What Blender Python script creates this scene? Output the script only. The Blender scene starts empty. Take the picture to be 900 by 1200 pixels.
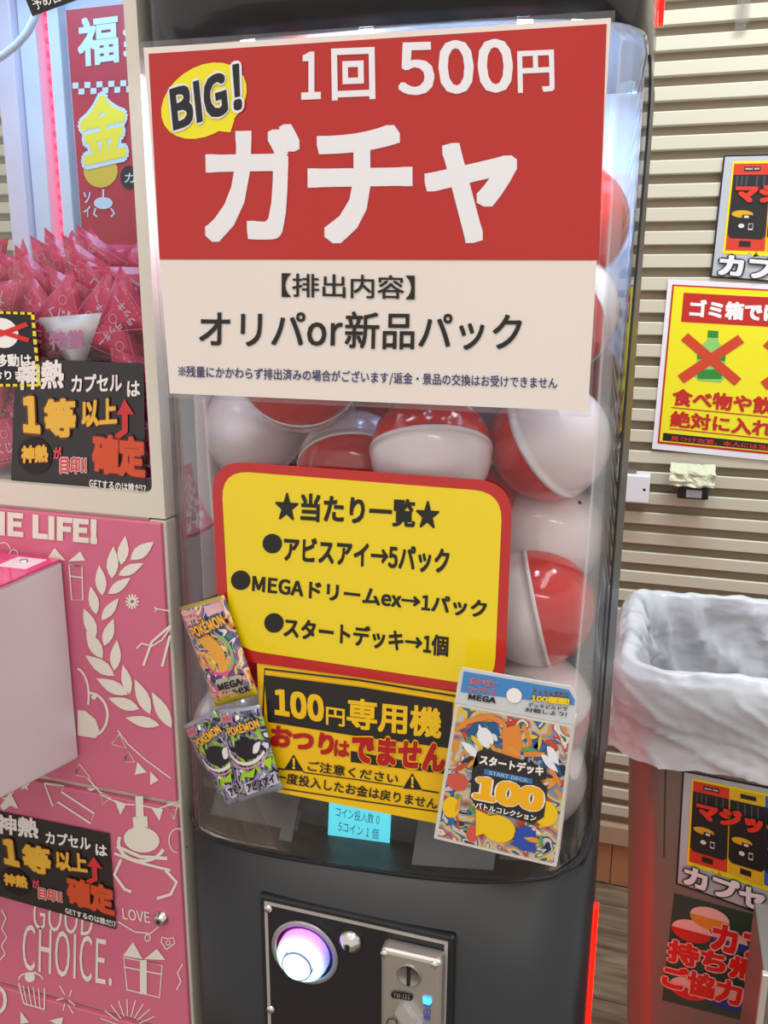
import bpy, bmesh, math, random, re
from mathutils import Vector, Matrix, noise
random.seed(5)
S = bpy.context.scene
COL = S.collection
# ------------------------------------------------------------------ camera
FOC = 1050.0
_x = Vector((3450, 280, -FOC)).normalized()
_d = Vector((-13, 4206, FOC)).normalized(); _d = (_d - _x * _x.dot(_d)).normalized()
_y = _d.cross(_x)
if _y.z < 0: _y = -_y
AX, AY, AZ = _x, _y, -_d                      # world axes written in camera coordinates
CAM = Vector((0, 0, 1.4))
cam = bpy.data.cameras.new('camera'); co = bpy.data.objects.new('camera', cam); COL.objects.link(co)
right = Vector((AX.x, AY.x, AZ.x)); down = Vector((AX.y, AY.y, AZ.y)); fwd = Vector((AX.z, AY.z, AZ.z))
m3 = Matrix((right, -down, -fwd)).transposed()
co.matrix_world = Matrix.Translation(CAM) @ m3.to_4x4()
cam.sensor_fit = 'VERTICAL'; cam.sensor_height = 24; cam.lens = FOC / 1200 * 24
cam.clip_start = 0.01
S.camera = co
def ray(px, py):
    v = Vector((px - 450, py - 600, FOC))
    return Vector((AX.dot(v), AY.dot(v), AZ.dot(v)))
def at(px, py, Y):
    r = ray(px, py); return CAM + r * (Y / r.y)
def atx(px, py, X):
    r = ray(px, py); return CAM + r * (X / r.x)
def camvec(a, b, c): return right * a + down * b + fwd * c
# ------------------------------------------------------------------ light
S.view_settings.view_transform = 'Standard'; S.view_settings.look = 'None'
S.view_settings.gamma = 1; S.view_settings.exposure = 0.0
w = bpy.data.worlds.new('world'); S.world = w; w.use_nodes = True
w.node_tree.nodes['Background'].inputs[0].default_value = (1.0, 0.95, 0.9, 1)
w.node_tree.nodes['Background'].inputs[1].default_value = 0.82
def area(name, loc, rot, sx, sy, power, color):
    l = bpy.data.lights.new(name, 'AREA'); l.shape = 'RECTANGLE'; l.size = sx; l.size_y = sy
    l.energy = power; l.color = color
    o = bpy.data.objects.new(name, l); COL.objects.link(o); o.location = loc; o.rotation_euler = rot
    return o
area('ceiling_light', (0.5, 0.4, 2.9), (0, 0, 0), 0.3, 1.4, 14, (1, .93, .84))
area('ceiling_light', (-0.9, -0.6, 2.9), (math.radians(-15), 0, 0), 1.4, 0.3, 20, (1, .93, .85))
area('ceiling_light', (0.8, -1.2, 2.9), (math.radians(-25), 0, 0), 1.4, 0.3, 20, (1, .95, .9))
area('ceiling_light', (0.25, 1.3, 2.8), (0, 0, 0), 1.0, 0.3, 31, (.74, .88, 1))  # unseen cool light, narrowed over the bin to brighten its liner
# ------------------------------------------------------------------ materials
def lin(c):
    if isinstance(c, str): c = [int(c[i:i+2], 16) / 255 for i in (0, 2, 4)]
    return tuple(v / 12.92 if v <= .04045 else ((v + .055) / 1.055) ** 2.4 for v in c) + (1,)
_M = {}
def mat(hexc, rough=.5, metal=0, coat=0, emit=0, var=0, bump=0, scale=40, key=None, sss=0):
    k = (hexc, rough, metal, coat, emit, var, bump, scale, sss)
    if k in _M: return _M[k]
    m = bpy.data.materials.new(key or 'material_' + hexc); m.use_nodes = True
    nt = m.node_tree; b = nt.nodes['Principled BSDF']
    b.inputs['Base Color'].default_value = lin(hexc); b.inputs['Roughness'].default_value = rough
    b.inputs['Metallic'].default_value = metal; b.inputs['Coat Weight'].default_value = coat
    b.inputs['Coat Roughness'].default_value = .05
    if sss:
        b.inputs['Subsurface Weight'].default_value = sss; b.inputs['Subsurface Scale'].default_value = .02
    if emit:
        b.inputs['Emission Color'].default_value = lin(hexc); b.inputs['Emission Strength'].default_value = emit
    if var or bump:
        tc = nt.nodes.new('ShaderNodeTexCoord'); n = nt.nodes.new('ShaderNodeTexNoise')
        n.inputs['Scale'].default_value = scale; n.inputs['Detail'].default_value = 4
        nt.links.new(tc.outputs['Object'], n.inputs['Vector'])
        if var:
            mx = nt.nodes.new('ShaderNodeMix'); mx.data_type = 'RGBA'
            c = lin(hexc); mx.inputs[6].default_value = tuple(v * (1 - var) for v in c[:3]) + (1,)
            mx.inputs[7].default_value = tuple(min(1, v * (1 + var)) for v in c[:3]) + (1,)
            nt.links.new(n.outputs['Fac'], mx.inputs[0]); nt.links.new(mx.outputs[2], b.inputs['Base Color'])
        if bump:
            bp = nt.nodes.new('ShaderNodeBump'); bp.inputs['Strength'].default_value = bump
            bp.inputs['Distance'].default_value = .002
            nt.links.new(n.outputs['Fac'], bp.inputs['Height']); nt.links.new(bp.outputs[0], b.inputs['Normal'])
    _M[k] = m; return m
def clear(name, tint, refl=.9, ior=1.45, rough=.02, haze=0.0):
    m = bpy.data.materials.new(name); m.use_nodes = True; nt = m.node_tree; nt.nodes.clear()
    out = nt.nodes.new('ShaderNodeOutputMaterial'); mx = nt.nodes.new('ShaderNodeMixShader')
    tr = nt.nodes.new('ShaderNodeBsdfTransparent'); tr.inputs[0].default_value = tint + (1,)
    gl = nt.nodes.new('ShaderNodeBsdfGlossy'); gl.inputs['Roughness'].default_value = rough
    fr = nt.nodes.new('ShaderNodeFresnel'); fr.inputs[0].default_value = ior
    mu = nt.nodes.new('ShaderNodeMath'); mu.operation = 'MULTIPLY'; mu.inputs[1].default_value = refl
    nt.links.new(fr.outputs[0], mu.inputs[0]); nt.links.new(mu.outputs[0], mx.inputs[0])
    a = tr.outputs[0]
    if haze:
        df = nt.nodes.new('ShaderNodeBsdfDiffuse'); df.inputs[0].default_value = (.9, .9, .92, 1)
        m2 = nt.nodes.new('ShaderNodeMixShader'); m2.inputs[0].default_value = haze
        nt.links.new(a, m2.inputs[1]); nt.links.new(df.outputs[0], m2.inputs[2]); a = m2.outputs[0]
    nt.links.new(a, mx.inputs[1]); nt.links.new(gl.outputs[0], mx.inputs[2])
    nt.links.new(mx.outputs[0], out.inputs[0]); return m
ACRYL = clear('acrylic', (.985, .988, .99), refl=.6, haze=.006)
GLASS = clear('glass', (.97, .98, .98), refl=.5)
FILM = clear('laminate_film', (.96, .96, .96), refl=.5, haze=.05)
def artmat(name, cols, scale, dist=2.0, seed=0.0, smooth=False):
    m = bpy.data.materials.new(name); m.use_nodes = True; nt = m.node_tree; b = nt.nodes['Principled BSDF']
    b.inputs['Roughness'].default_value = .28; b.inputs['Metallic'].default_value = .15
    tc = nt.nodes.new('ShaderNodeTexCoord'); n = nt.nodes.new('ShaderNodeTexNoise')
    mp = nt.nodes.new('ShaderNodeMapping'); mp.inputs['Location'].default_value = (seed, seed * 2, seed)
    nt.links.new(tc.outputs['Object'], mp.inputs[0]); nt.links.new(mp.outputs[0], n.inputs['Vector'])
    n.inputs['Scale'].default_value = scale; n.inputs['Detail'].default_value = 1.5; n.inputs['Distortion'].default_value = dist
    r = nt.nodes.new('ShaderNodeValToRGB'); r.color_ramp.interpolation = 'LINEAR' if smooth else 'CONSTANT'
    N = len(cols)
    while len(r.color_ramp.elements) < N: r.color_ramp.elements.new(.5)
    for i, c in enumerate(cols):
        r.color_ramp.elements[i].position = .28 + .44 * i / N; r.color_ramp.elements[i].color = lin(c)
    nt.links.new(n.outputs['Fac'], r.inputs[0]); nt.links.new(r.outputs[0], b.inputs['Base Color'])
    return m
# ------------------------------------------------------------------ object helpers
def link(name, me, m, parent=None, smooth=False):
    o = bpy.data.objects.new(name, me); COL.objects.link(o)
    if m is not None:
        for mm in (m if isinstance(m, list) else [m]): me.materials.append(mm)
    if smooth:
        for p in me.polygons: p.use_smooth = True
    if parent is not None:
        o.parent = parent; o.matrix_parent_inverse = Matrix.Translation(-parent.location)
    return o
def fin(name, bm, m, parent=None, smooth=False, recalc=True):
    if recalc: bmesh.ops.recalc_face_normals(bm, faces=bm.faces)
    me = bpy.data.meshes.new(name); bm.to_mesh(me); bm.free()
    return link(name, me, m, parent, smooth)
def thing(name, label, cat, loc, group=None):
    o = bpy.data.objects.new(name, None); COL.objects.link(o); o.location = loc
    o['label'] = label; o['category'] = cat; o.empty_display_size = .02
    if group: o['group'] = group
    return o
def tag(o, label, cat, group=None, kind=None):
    o['label'] = label; o['category'] = cat
    if group: o['group'] = group
    if kind: o['kind'] = kind
    return o
def addbox(bm, x0, x1, y0, y1, z0, z1, mi=0):
    v = [bm.verts.new((x, y, z)) for x in (x0, x1) for y in (y0, y1) for z in (z0, z1)]
    fs = [(0, 1, 3, 2), (4, 6, 7, 5), (0, 4, 5, 1), (2, 3, 7, 6), (0, 2, 6, 4), (1, 5, 7, 3)]
    for f in fs:
        q = bm.faces.new([v[i] for i in f]); q.material_index = mi
    return v
def box(name, x0, x1, y0, y1, z0, z1, m, parent=None, bev=0, seg=2):
    bm = bmesh.new(); addbox(bm, x0, x1, y0, y1, z0, z1)
    if bev: bmesh.ops.bevel(bm, geom=bm.edges[:], offset=bev, segments=seg, affect='EDGES', profile=.5)
    return fin(name, bm, m, parent, smooth=False)
def lathe(name, prof, c, axis, m, parent=None, seg=32, mis=None):
    """prof: (r, h) along axis starting at c"""
    a = Vector(axis).normalized(); u = a.orthogonal().normalized(); v = a.cross(u)
    bm = bmesh.new(); rings = []
    for r, h in prof:
        if r < 1e-6: rings.append([bm.verts.new(Vector(c) + a * h)])
        else: rings.append([bm.verts.new(Vector(c) + a * h + (u * math.cos(t) + v * math.sin(t)) * r) for t in [2 * math.pi * i / seg for i in range(seg)]])
    for k in range(len(rings) - 1):
        A, B = rings[k], rings[k + 1]
        for i in range(seg):
            j = (i + 1) % seg
            if len(A) == 1: f = bm.faces.new((A[0], B[j], B[i]))
            elif len(B) == 1: f = bm.faces.new((A[i], A[j], B[0]))
            else: f = bm.faces.new((A[i], A[j], B[j], B[i]))
            if mis: f.material_index = mis[k]
    o = fin(name, bm, m, parent, smooth=True)
    return o
def tube(name, pts, r, m, parent=None, seg=10):
    bm = bmesh.new(); rings = []
    for i, p in enumerate(pts):
        d = (pts[min(i + 1, len(pts) - 1)] - pts[max(i - 1, 0)]).normalized()
        u = d.cross(Vector((0, 1, 0.01))).normalized(); v = d.cross(u)
        rings.append([bm.verts.new(p + (u * math.cos(t) + v * math.sin(t)) * r) for t in [2 * math.pi * k / seg for k in range(seg)]])
    for A, B in zip(rings, rings[1:]):
        for k in range(seg): bm.faces.new((A[k], A[(k + 1) % seg], B[(k + 1) % seg], B[k]))
    bm.faces.new(rings[0]); bm.faces.new(rings[-1])
    return fin(name, bm, m, parent, smooth=True)
# ------------------------------------------------------------------ flat print: mappings (a, b, layer) -> world point
LAY = .0005
def plane_map(Y):
    return lambda a, b, l=0: at(a, b, Y - l * LAY)
def surf(x):
    u = (x + .256) / .218; n = 3.2 if u < 0 else 2.7
    t = min(.9999, abs(u))
    return .735 + .09 * (1 - (1 - t ** n) ** (1 / n))
def wrap_map(off, xlim=-9, fn=None):
    fn = fn or surf
    def F(a, b, l=0):
        y = .73
        for _ in range(5):
            x = at(a, b, y).x; y = fn(max(x, xlim)) - off - l * LAY
        return at(a, b, y)
    F.cut = 14
    return F
import os
FONT = None
try: FONT = bpy.data.fonts.load(os.path.join(bpy.utils.system_resource('DATAFILES', path='fonts'), 'Noto Sans CJK Regular.woff2'))   # Blender's own bundled typeface
except Exception: FONT = None
_TC = {}; JOBS = []; EM = .951
def runs(body): return [m.group(0) for m in re.finditer(r'[!-~É→★※]+|[^!-~É→★※ ]+| +', body)]
def is_lat(r): return FONT is not None and re.match(r'[!-~É→★※]', r) is not None
def glyphs(bodies):
    """mesh outlines of many strings, one text curve per typeface holding a string on each line"""
    todo = [r for r in dict.fromkeys(r for b in bodies for r in runs(b)) if r not in _TC and r.strip()]
    for lat in (False, True):
        ks = [r for r in todo if is_lat(r) == lat]
        if not ks: continue
        c = bpy.data.curves.new('t', 'FONT'); c.body = '\n'.join(ks); c.resolution_u = 3; c.space_line = 3
        if lat: c.font = FONT
        o = bpy.data.objects.new('t', c); COL.objects.link(o)
        dg = bpy.context.evaluated_depsgraph_get()
        me = bpy.data.meshes.new_from_object(o.evaluated_get(dg), depsgraph=dg)
        K = 2.86 if lat else 1
        V = [(v.co.x, v.co.y) for v in me.vertices]; parts = {k: ([], [], {}) for k in ks}
        for p in me.polygons:
            yc = sum(V[i][1] for i in p.vertices) / len(p.vertices); li = min(len(ks) - 1, max(0, round((-yc + .3) / 3)))
            vs, fs, mp = parts[ks[li]]
            f = []
            for i in p.vertices:
                if i not in mp: mp[i] = len(vs); vs.append((V[i][0] * K, (V[i][1] + 3 * li) * K))
                f.append(mp[i])
            fs.append(tuple(f))
        for k in ks: _TC[k] = parts[k][:2]
        bpy.data.meshes.remove(me); bpy.data.objects.remove(o); bpy.data.curves.remove(c)
def compose(body):
    glyphs([body]); X = 0; VS = []; FS = []
    for r in runs(body):
        if not r.strip(): X += .35 * EM * len(r); continue
        vs, fs = _TC[r]; x0 = min(v[0] for v in vs); x1 = max(v[0] for v in vs)
        if is_lat(r): dx = X + .05 * EM - x0; X += x1 - x0 + .1 * EM
        else: dx = X; X += len(r) * 1.0
        n0 = len(VS); VS += [(x + dx, y) for x, y in vs]; FS += [tuple(i + n0 for i in f) for f in fs]
    return VS, FS
def flush():
    glyphs(['ラッキー', 'くじ', '特賞'] + [a[1] for a, k in JOBS])
    for a, k in JOBS: text_now(*a, **k)
    JOBS.clear()
def text(*a, **k):
    names = ('F', 'body', 'A', 'B', 'T', 'm', 'parent', 'bold', 'layer', 'outline', 'omat')
    d = dict(zip(names[7:], a[7:])); d.update(k); JOBS.append((a[:7], d))
def split_cut(bm, F):
    c = getattr(F, 'cut', 0)
    if not c: return
    for ax in (0, 1):
        lo = min(v.co[ax] for v in bm.verts); hi = max(v.co[ax] for v in bm.verts); st = c * (1 if ax == 0 else 3)
        q = math.floor(lo / st) * st + st; no = (1, 0, 0) if ax == 0 else (0, 1, 0)
        while q < hi - 1e-6:
            bmesh.ops.bisect_plane(bm, geom=bm.verts[:] + bm.edges[:] + bm.faces[:], plane_co=(q, q, 0), plane_no=no); q += st
def text_now(F, body, A, B, T, m, parent, bold=.015, layer=2, outline=0, omat=None, cut=0, name='lettering'):
    """A bottom-left, B bottom-right, T top-left, of the ink box, in the mapping's coordinates.
    weight comes from stamping the glyphs a few times around their place"""
    bold *= EM; outline *= EM; vs, fs = compose(body)
    pad = max(bold, 0)
    x0 = min(v[0] for v in vs) - pad; x1 = max(v[0] for v in vs) + pad; y0 = min(v[1] for v in vs) - pad; y1 = max(v[1] for v in vs) + pad
    A = Vector(A); B = Vector(B); T = Vector(T)
    def go(rad, mm, lay, nm, nd):
        bm = bmesh.new()
        if rad <= 0: offs = [(0, 0)]
        elif nd == 12: offs = [(rad * math.cos(2 * math.pi * k / nd), rad * math.sin(2 * math.pi * k / nd)) for k in range(nd)]
        else: offs = [(rad * a_, rad * b_) for a_, b_ in ((-1, -1), (1, -1), (-1, 1), (1, 1)) + (((0, 1), (0, -1), (1, 0), (-1, 0)) if nd >= 8 else ((0, 0),)) + (((.5, 1), (-.5, 1), (.5, -1), (-.5, -1), (1, .5), (1, -.5), (-1, .5), (-1, -.5)) if nd == 16 else ())]
        if rad > .05 * EM: offs += [(rad * .5 * math.cos(2 * math.pi * k / 6), rad * .5 * math.sin(2 * math.pi * k / 6)) for k in range(6)]
        for kk, (ox, oy) in enumerate(offs):
            bv = [bm.verts.new((vx + ox, vy + oy, kk)) for vx, vy in vs]
            for f in fs:
                try: bm.faces.new([bv[i] for i in f])
                except ValueError: pass
        for v in bm.verts:
            p = A + (B - A) * ((v.co.x - x0) / (x1 - x0)) + (T - A) * ((v.co.y - y0) / (y1 - y0))
            v.co.x = p.x; v.co.y = p.y
        split_cut(bm, F)
        for v in bm.verts: v.co = F(v.co.x, v.co.y, lay + v.co.z * .02)
        return fin(nm, bm, mm, parent, recalc=False)
    if outline: go(max(bold, 0) + outline, omat, layer - .6, 'lettering_outline', 12)
    if bold > .028 * EM: return go(bold, m, layer, name, 16)
    return go(bold, m, layer, name, 8 if bold > .02 * EM else 5)
class Ink:
    """flat printed shapes of one colour, joined into one mesh"""
    def __init__(s, F, m, layer=1): s.F = F; s.m = m; s.l = layer; s.bm = bmesh.new(); s.n = 0
    def poly(s, pts):
        s.n += 1; f = s.bm.faces.new([s.bm.verts.new((a, b, s.n * .03)) for a, b in pts])
        if len(pts) > 4: bmesh.ops.triangulate(s.bm, faces=[f])
        return s
    def strip(s, pts, w):
        n = len(pts); vs = []; s.n += 1
        P = [Vector(p) for p in pts]
        for i in range(n):
            a = P[max(i - 1, 0)]; b = P[min(i + 1, n - 1)]
            d = (b - a); d = d.normalized() if d.length > 1e-9 else Vector((1, 0))
            nn = Vector((-d.y, d.x)) * w / 2
            vs.append([s.bm.verts.new((*(P[i] + nn), s.n * .03)), s.bm.verts.new((*(P[i] - nn), s.n * .03))])
        for A, B in zip(vs, vs[1:]): s.bm.faces.new((A[0], B[0], B[1], A[1]))
        return s
    def seg(s, pts, w):
        for a, b in zip(pts, pts[1:]): s.strip([a, b], w)
        return s
    def loop(s, pts, w): return s.strip(list(pts) + [pts[0], pts[1]], w)
    def ell(s, cx, cy, rx, ry=None, n=20, rot=0):
        ry = rx if ry is None else ry; c, d = math.cos(rot), math.sin(rot)
        return s.poly([(cx + rx * math.cos(t) * c - ry * math.sin(t) * d, cy + rx * math.cos(t) * d + ry * math.sin(t) * c) for t in [2 * math.pi * i / n for i in range(n)]])
    def ring(s, cx, cy, rx, ry, w, n=24, a0=0, a1=360):
        return s.strip([(cx + rx * math.cos(math.radians(a0 + (a1 - a0) * i / n)), cy + ry * math.sin(math.radians(a0 + (a1 - a0) * i / n))) for i in range(n + 1)], w)
    def leaf(s, x0, y0, x1, y1, w):
        a = Vector((x0, y0)); b = Vector((x1, y1)); d = b - a; nn = Vector((-d.y, d.x)).normalized()
        L = [(t, math.sin(math.pi * t ** .85)) for t in (0, .15, .35, .55, .75, .9, 1)]
        pts = [a + d * t + nn * w / 2 * q for t, q in L] + [a + d * t - nn * w / 2 * q for t, q in L[-2:0:-1]]
        return s.poly([tuple(p) for p in pts])
    def done(s, name, parent):
        split_cut(s.bm, s.F)
        for v in s.bm.verts: v.co = s.F(v.co.x, v.co.y, s.l + v.co.z)
        o = fin(name, s.bm, s.m, parent, recalc=False); s.bm = bmesh.new(); s.n = 0; return o
def sheet(F, quad, m, parent, name='sheet', n=24, k=12, thick=.0006, layer=0, rounded=0):
    """quad TL TR BR BL in the mapping's coordinates; a bent sheet with thickness"""
    bm = bmesh.new(); TL, TR, BR, BL = [Vector(q) for q in quad]
    def g(u, v): return (TL * (1 - u) + TR * u) * (1 - v) + (BL * (1 - u) + BR * u) * v
    rows = []
    for j in range(k + 1):
        v = j / k; row = []
        # rounded corners: shrink the row near top and bottom
        for i in range(n + 1):
            u = i / n
            vv = v; uu = u
            if rounded:
                ru, rv = rounded
                dv = min(v, 1 - v)
                ins = 0
                if dv < rv: ins = ru * (1 - math.sqrt(max(0, 1 - ((rv - dv) / rv) ** 2)))
                uu = ins + (1 - 2 * ins) * u
            p = g(uu, vv); row.append(bm.verts.new(F(p.x, p.y, layer)))
        rows.append(row)
    for A, B in zip(rows, rows[1:]):
        for i in range(n): bm.faces.new((A[i], A[i + 1], B[i + 1], B[i]))
    geo = bmesh.ops.extrude_face_region(bm, geom=bm.faces[:])
    for e in geo['geom']:
        if isinstance(e, bmesh.types.BMVert): e.co.y += thick
    return fin(name, bm, m, parent)
WHITE = mat('f2f0ee', .35); PAPER = mat('efe6e0', .32, coat=.4)
BLACK = mat('17171b', .4); RED = mat('bd1812', .32, coat=.4)
# ================================================================== SETTING
slat_m = mat('cdc7b2', .45, var=.04, scale=6, key='shutter_paint')
wall = bpy.data.objects.new('wall_back', None); COL.objects.link(wall); wall.location = (0, 1.97, 0); wall['kind'] = 'structure'
box('wall_panel', -2.2, 1.6, 1.985, 2.05, 0, 2.7, mat('8f836e', .6), wall)
bm = bmesh.new()
prof = [(0, .012), (-.0125, .010), (-.0145, .006), (-.0145, -.016), (-.012, -.019), (0, -.020)]   # (dy, dz): a proud flat bar with shaded groove below
pr = [(1.985 + (y if y else 0), z) for y, z in [(0.0, .0)]]
A = []
P2 = [(1.986, .0105), (1.972, .0125), (1.970, .0105), (1.970, -.0125), (1.973, -.0145), (1.986, -.0145)]
for x in (-2.2, 1.6): A.append([bm.verts.new((x, y, z)) for y, z in P2])
for i in range(6): bm.faces.new((A[0][i], A[1][i], A[1][(i + 1) % 6], A[0][(i + 1) % 6]))
bm.faces.new(A[0]); bm.faces.new(A[1][::-1])
bmesh.ops.recalc_face_normals(bm, faces=bm.faces)
slat_me = bpy.data.meshes.new('slat'); bm.to_mesh(slat_me); bm.free(); slat_me.materials.append(slat_m)
ZS = 1.9177 + .0449 * 12
k = 0
while ZS - .0449 * k > .17:
    o = bpy.data.objects.new('slat', slat_me); COL.objects.link(o); o.parent = wall
    o.matrix_parent_inverse = Matrix.Translation(-wall.location); o.location = (0, 0, ZS - .0449 * k - .0125); k += 1
base = bpy.data.objects.new('baseboard_back', None); COL.objects.link(base); base.location = (0, 1.96, 0); base['kind'] = 'structure'
box('rail', -2.2, 1.6, 1.955, 1.99, .118, .163, mat('b39a80', .5), base)
bp = mat('b07c56', .5, var=.08, scale=8)
for i in range(26):
    box('panel', -1.2 + i * .083, -1.2 + i * .083 + .081, 1.965, 1.99, .004, .118, bp, base)
fl = bpy.data.objects.new('floor', None); COL.objects.link(fl); fl.location = (0, 1, 0); fl['kind'] = 'structure'
box('subfloor', -2.2, 1.6, -1.5, 2.05, -.05, -.004, mat('3a2f26', .7), fl)
def woodmat():
    m = bpy.data.materials.new('wood_plank'); m.use_nodes = True; nt = m.node_tree; b = nt.nodes['Principled BSDF']
    tc = nt.nodes.new('ShaderNodeTexCoord'); mp = nt.nodes.new('ShaderNodeMapping'); mp.inputs['Scale'].default_value = (1.2, 9, 1)
    mp.inputs['Rotation'].default_value = (0, 0, 0)
    n = nt.nodes.new('ShaderNodeTexNoise'); n.inputs['Scale'].default_value = 3.2; n.inputs['Detail'].default_value = 8; n.inputs['Distortion'].default_value = 1.4
    oi = nt.nodes.new('ShaderNodeObjectInfo'); r = nt.nodes.new('ShaderNodeValToRGB')
    r.color_ramp.elements[0].position = .3; r.color_ramp.elements[0].color = lin('54463a')
    r.color_ramp.elements[1].position = .7; r.color_ramp.elements[1].color = lin('97836c')
    nt.links.new(tc.outputs['Object'], mp.inputs[0]); nt.links.new(mp.outputs[0], n.inputs['Vector'])
    nt.links.new(n.outputs['Fac'], r.inputs[0]); nt.links.new(r.outputs[0], b.inputs['Base Color']); b.inputs['Roughness'].default_value = .4
    return m
wood = woodmat()
for j in range(22):
    y0 = 2.04 - (j + 1) * .15; off = random.random() * .9
    for i in range(4):
        xa = -2.1 + i * .9 - off * .5; box('plank', xa, xa + .897, y0, y0 + .148, -.004, 0, wood, fl)
# ================================================================== CAPSULE MACHINE
CX0, CX1, YB = -.474, -.038, 1.05
def plan():
    pts = [(CX0, YB), (CX0, .98), (CX0, .92), (CX0, .87), (CX0, .84)]
    n = 3.2
    N = 28
    for i in range(N + 1):
        th = math.pi / 2 * (1 - i / N); u = math.sin(th) ** (2 / n) if th > 0 else 0
        y = .735 + .09 * (1 - max(0, math.cos(th)) ** (2 / n)); pts.append((-.256 - .218 * u, y))
    n = 2.7
    for i in range(1, N + 1):
        th = math.pi / 2 * i / N; u = math.sin(th) ** (2 / n)
        y = .735 + .09 * (1 - max(0, math.cos(th)) ** (2 / n)); pts.append((-.256 + .218 * u, y))
    pts += [(CX1, .84), (CX1, .87), (CX1, .92), (CX1, .98), (CX1, YB)]
    return [Vector(p) for p in pts]
PL = plan(); SL = [0]
for a, b in zip(PL, PL[1:]): SL.append(SL[-1] + (b - a).length)
def pos(s):
    for i in range(len(SL) - 1):
        if SL[i + 1] >= s - 1e-9:
            t = (s - SL[i]) / max(1e-9, SL[i + 1] - SL[i]); return PL[i].lerp(PL[i + 1], t)
    return PL[-1]
def s_of_y(y, side):
    rng = range(len(PL) - 1) if side < 0 else range(len(PL) - 2, -1, -1)
    for i in rng:
        a, b = PL[i], PL[i + 1]
        lo, hi = min(a.y, b.y), max(a.y, b.y)
        if lo <= y <= hi and hi > lo: return SL[i] + (y - a.y) / (b.y - a.y) * (SL[i + 1] - SL[i])
YE = [(0, .765), (.012, .790), (.03, .806), (.06, .818), (.13, .828), (.28, .845), (.4, .86), (.5, .88), (.62, .925), (.70, .95), (.735, .945), (.755, .925), (.765, .88)]
def yedge(h):
    for (a, p), (b, q) in zip(YE, YE[1:]):
        if a <= h <= b: return p + (q - p) * (h - a) / (b - a)
    return YE[-1][1]
def zbot(x): return .826 + .028 * (x - CX0) / (CX1 - CX0)
ZT = 1.597
gm = thing('capsule_vending_machine', 'tall black capsule vending machine with a clear curved front full of red and white capsules', 'vending machine', (-.256, .9, 0))
DARK = mat('1f2124', .38, bump=.03, scale=900, key='black_shell'); DARK2 = mat('1b1d20', .25, coat=.3)
def loft(name, ringf, hs, m, parent, caps=True, smooth=True):
    bm = bmesh.new(); rings = [[bm.verts.new(p) for p in ringf(h)] for h in hs]
    for A, B in zip(rings, rings[1:]):
        for i in range(len(A)): bm.faces.new((A[i], A[(i + 1) % len(A)], B[(i + 1) % len(A)], B[i]))
    if caps: bm.faces.new(rings[0]); bm.faces.new(rings[-1])
    o = fin(name, bm, m, parent)
    for p in o.data.polygons: p.use_smooth = len(p.vertices) == 4 and abs(p.normal.z) < .5
    return o
loft('lower_body', lambda h: [(p.x, p.y, h * zbot(p.x)) for p in PL], [0, .02, .5, 1], DARK, gm)
loft('top_cap', lambda h: [(p.x, p.y, h) for p in PL], [ZT, 1.66, 1.78], DARK2, gm)
def shell(name, f0, f1, m, cols, thick=.003, dy=0, rows=40, zf=None):
    bm = bmesh.new(); G = []
    hs = sorted(set([0, .006, .012, .02, .03, .045, .06, .7, .72, .735, .745, .755, .765] + [.06 + .64 * i / rows for i in range(rows)]))
    for h in hs:
        s0, s1 = f0(h), f1(h); row = []
        for i in range(cols + 1):
            p = pos(s0 + (s1 - s0) * i / cols); zb = zbot(p.x)
            row.append(bm.verts.new((p.x, p.y, zb + (ZT - zb) * h / .765)))
        G.append(row)
    for A, B in zip(G, G[1:]):
        for i in range(cols): bm.faces.new((A[i], A[i + 1], B[i + 1], B[i]))
    bmesh.ops.recalc_face_normals(bm, faces=bm.faces)
    o = fin(name, bm, m, gm, smooth=True, recalc=False)
    sd = o.modifiers.new('solid', 'SOLIDIFY'); sd.thickness = thick; sd.offset = 0
    return o
shell('clear_window', lambda h: s_of_y(yedge(h), -1), lambda h: s_of_y(yedge(h), 1), ACRYL, 90)
shell('side_shell', lambda h: s_of_y(yedge(h), 1), lambda h: SL[-1], DARK, 8, thick=.005)
shell('side_shell', lambda h: 0, lambda h: s_of_y(yedge(h), -1), DARK, 8, thick=.005)
GK = []
_h = sorted(set([0, .006, .012, .02, .03, .045, .06, .7, .72, .735, .745, .755, .765] + [.06 + .08 * i for i in range(8)]))
def wpt(s_, h):
    p = pos(s_); zb = zbot(p.x); return Vector((p.x, p.y, zb + (ZT - zb) * h / .765))
for i in range(61): GK.append(wpt(s_of_y(yedge(0), -1) + (s_of_y(yedge(0), 1) - s_of_y(yedge(0), -1)) * i / 60, 0))
for h in _h[1:]: GK.append(wpt(s_of_y(yedge(h), 1), h))
tube('window_gasket', GK, .0018, mat('141517', .35), gm, 6)
tube('window_gasket', [wpt(s_of_y(yedge(h), -1), h) for h in _h], .0018, mat('141517', .35), gm, 6)
box('rear_panel', CX0 + .003, CX1 - .003, 1.035, 1.05, .82, ZT, mat('b4c6dc', .5), gm)
for xx, yy0 in ((CX0 + .006, .83), (CX1 - .0065, .965)): box('added_liner', xx, xx + .0015, yy0, 1.034, .866, ZT - .002, mat('ecd3d3', .5), gm)  # panels added to lighten the inside; pink reflections put into their colour
box('floor_tray', CX0 + .012, CX1 - .012, .80, 1.035, .855, .865, mat('5a5b5e', .45), gm)
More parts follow.
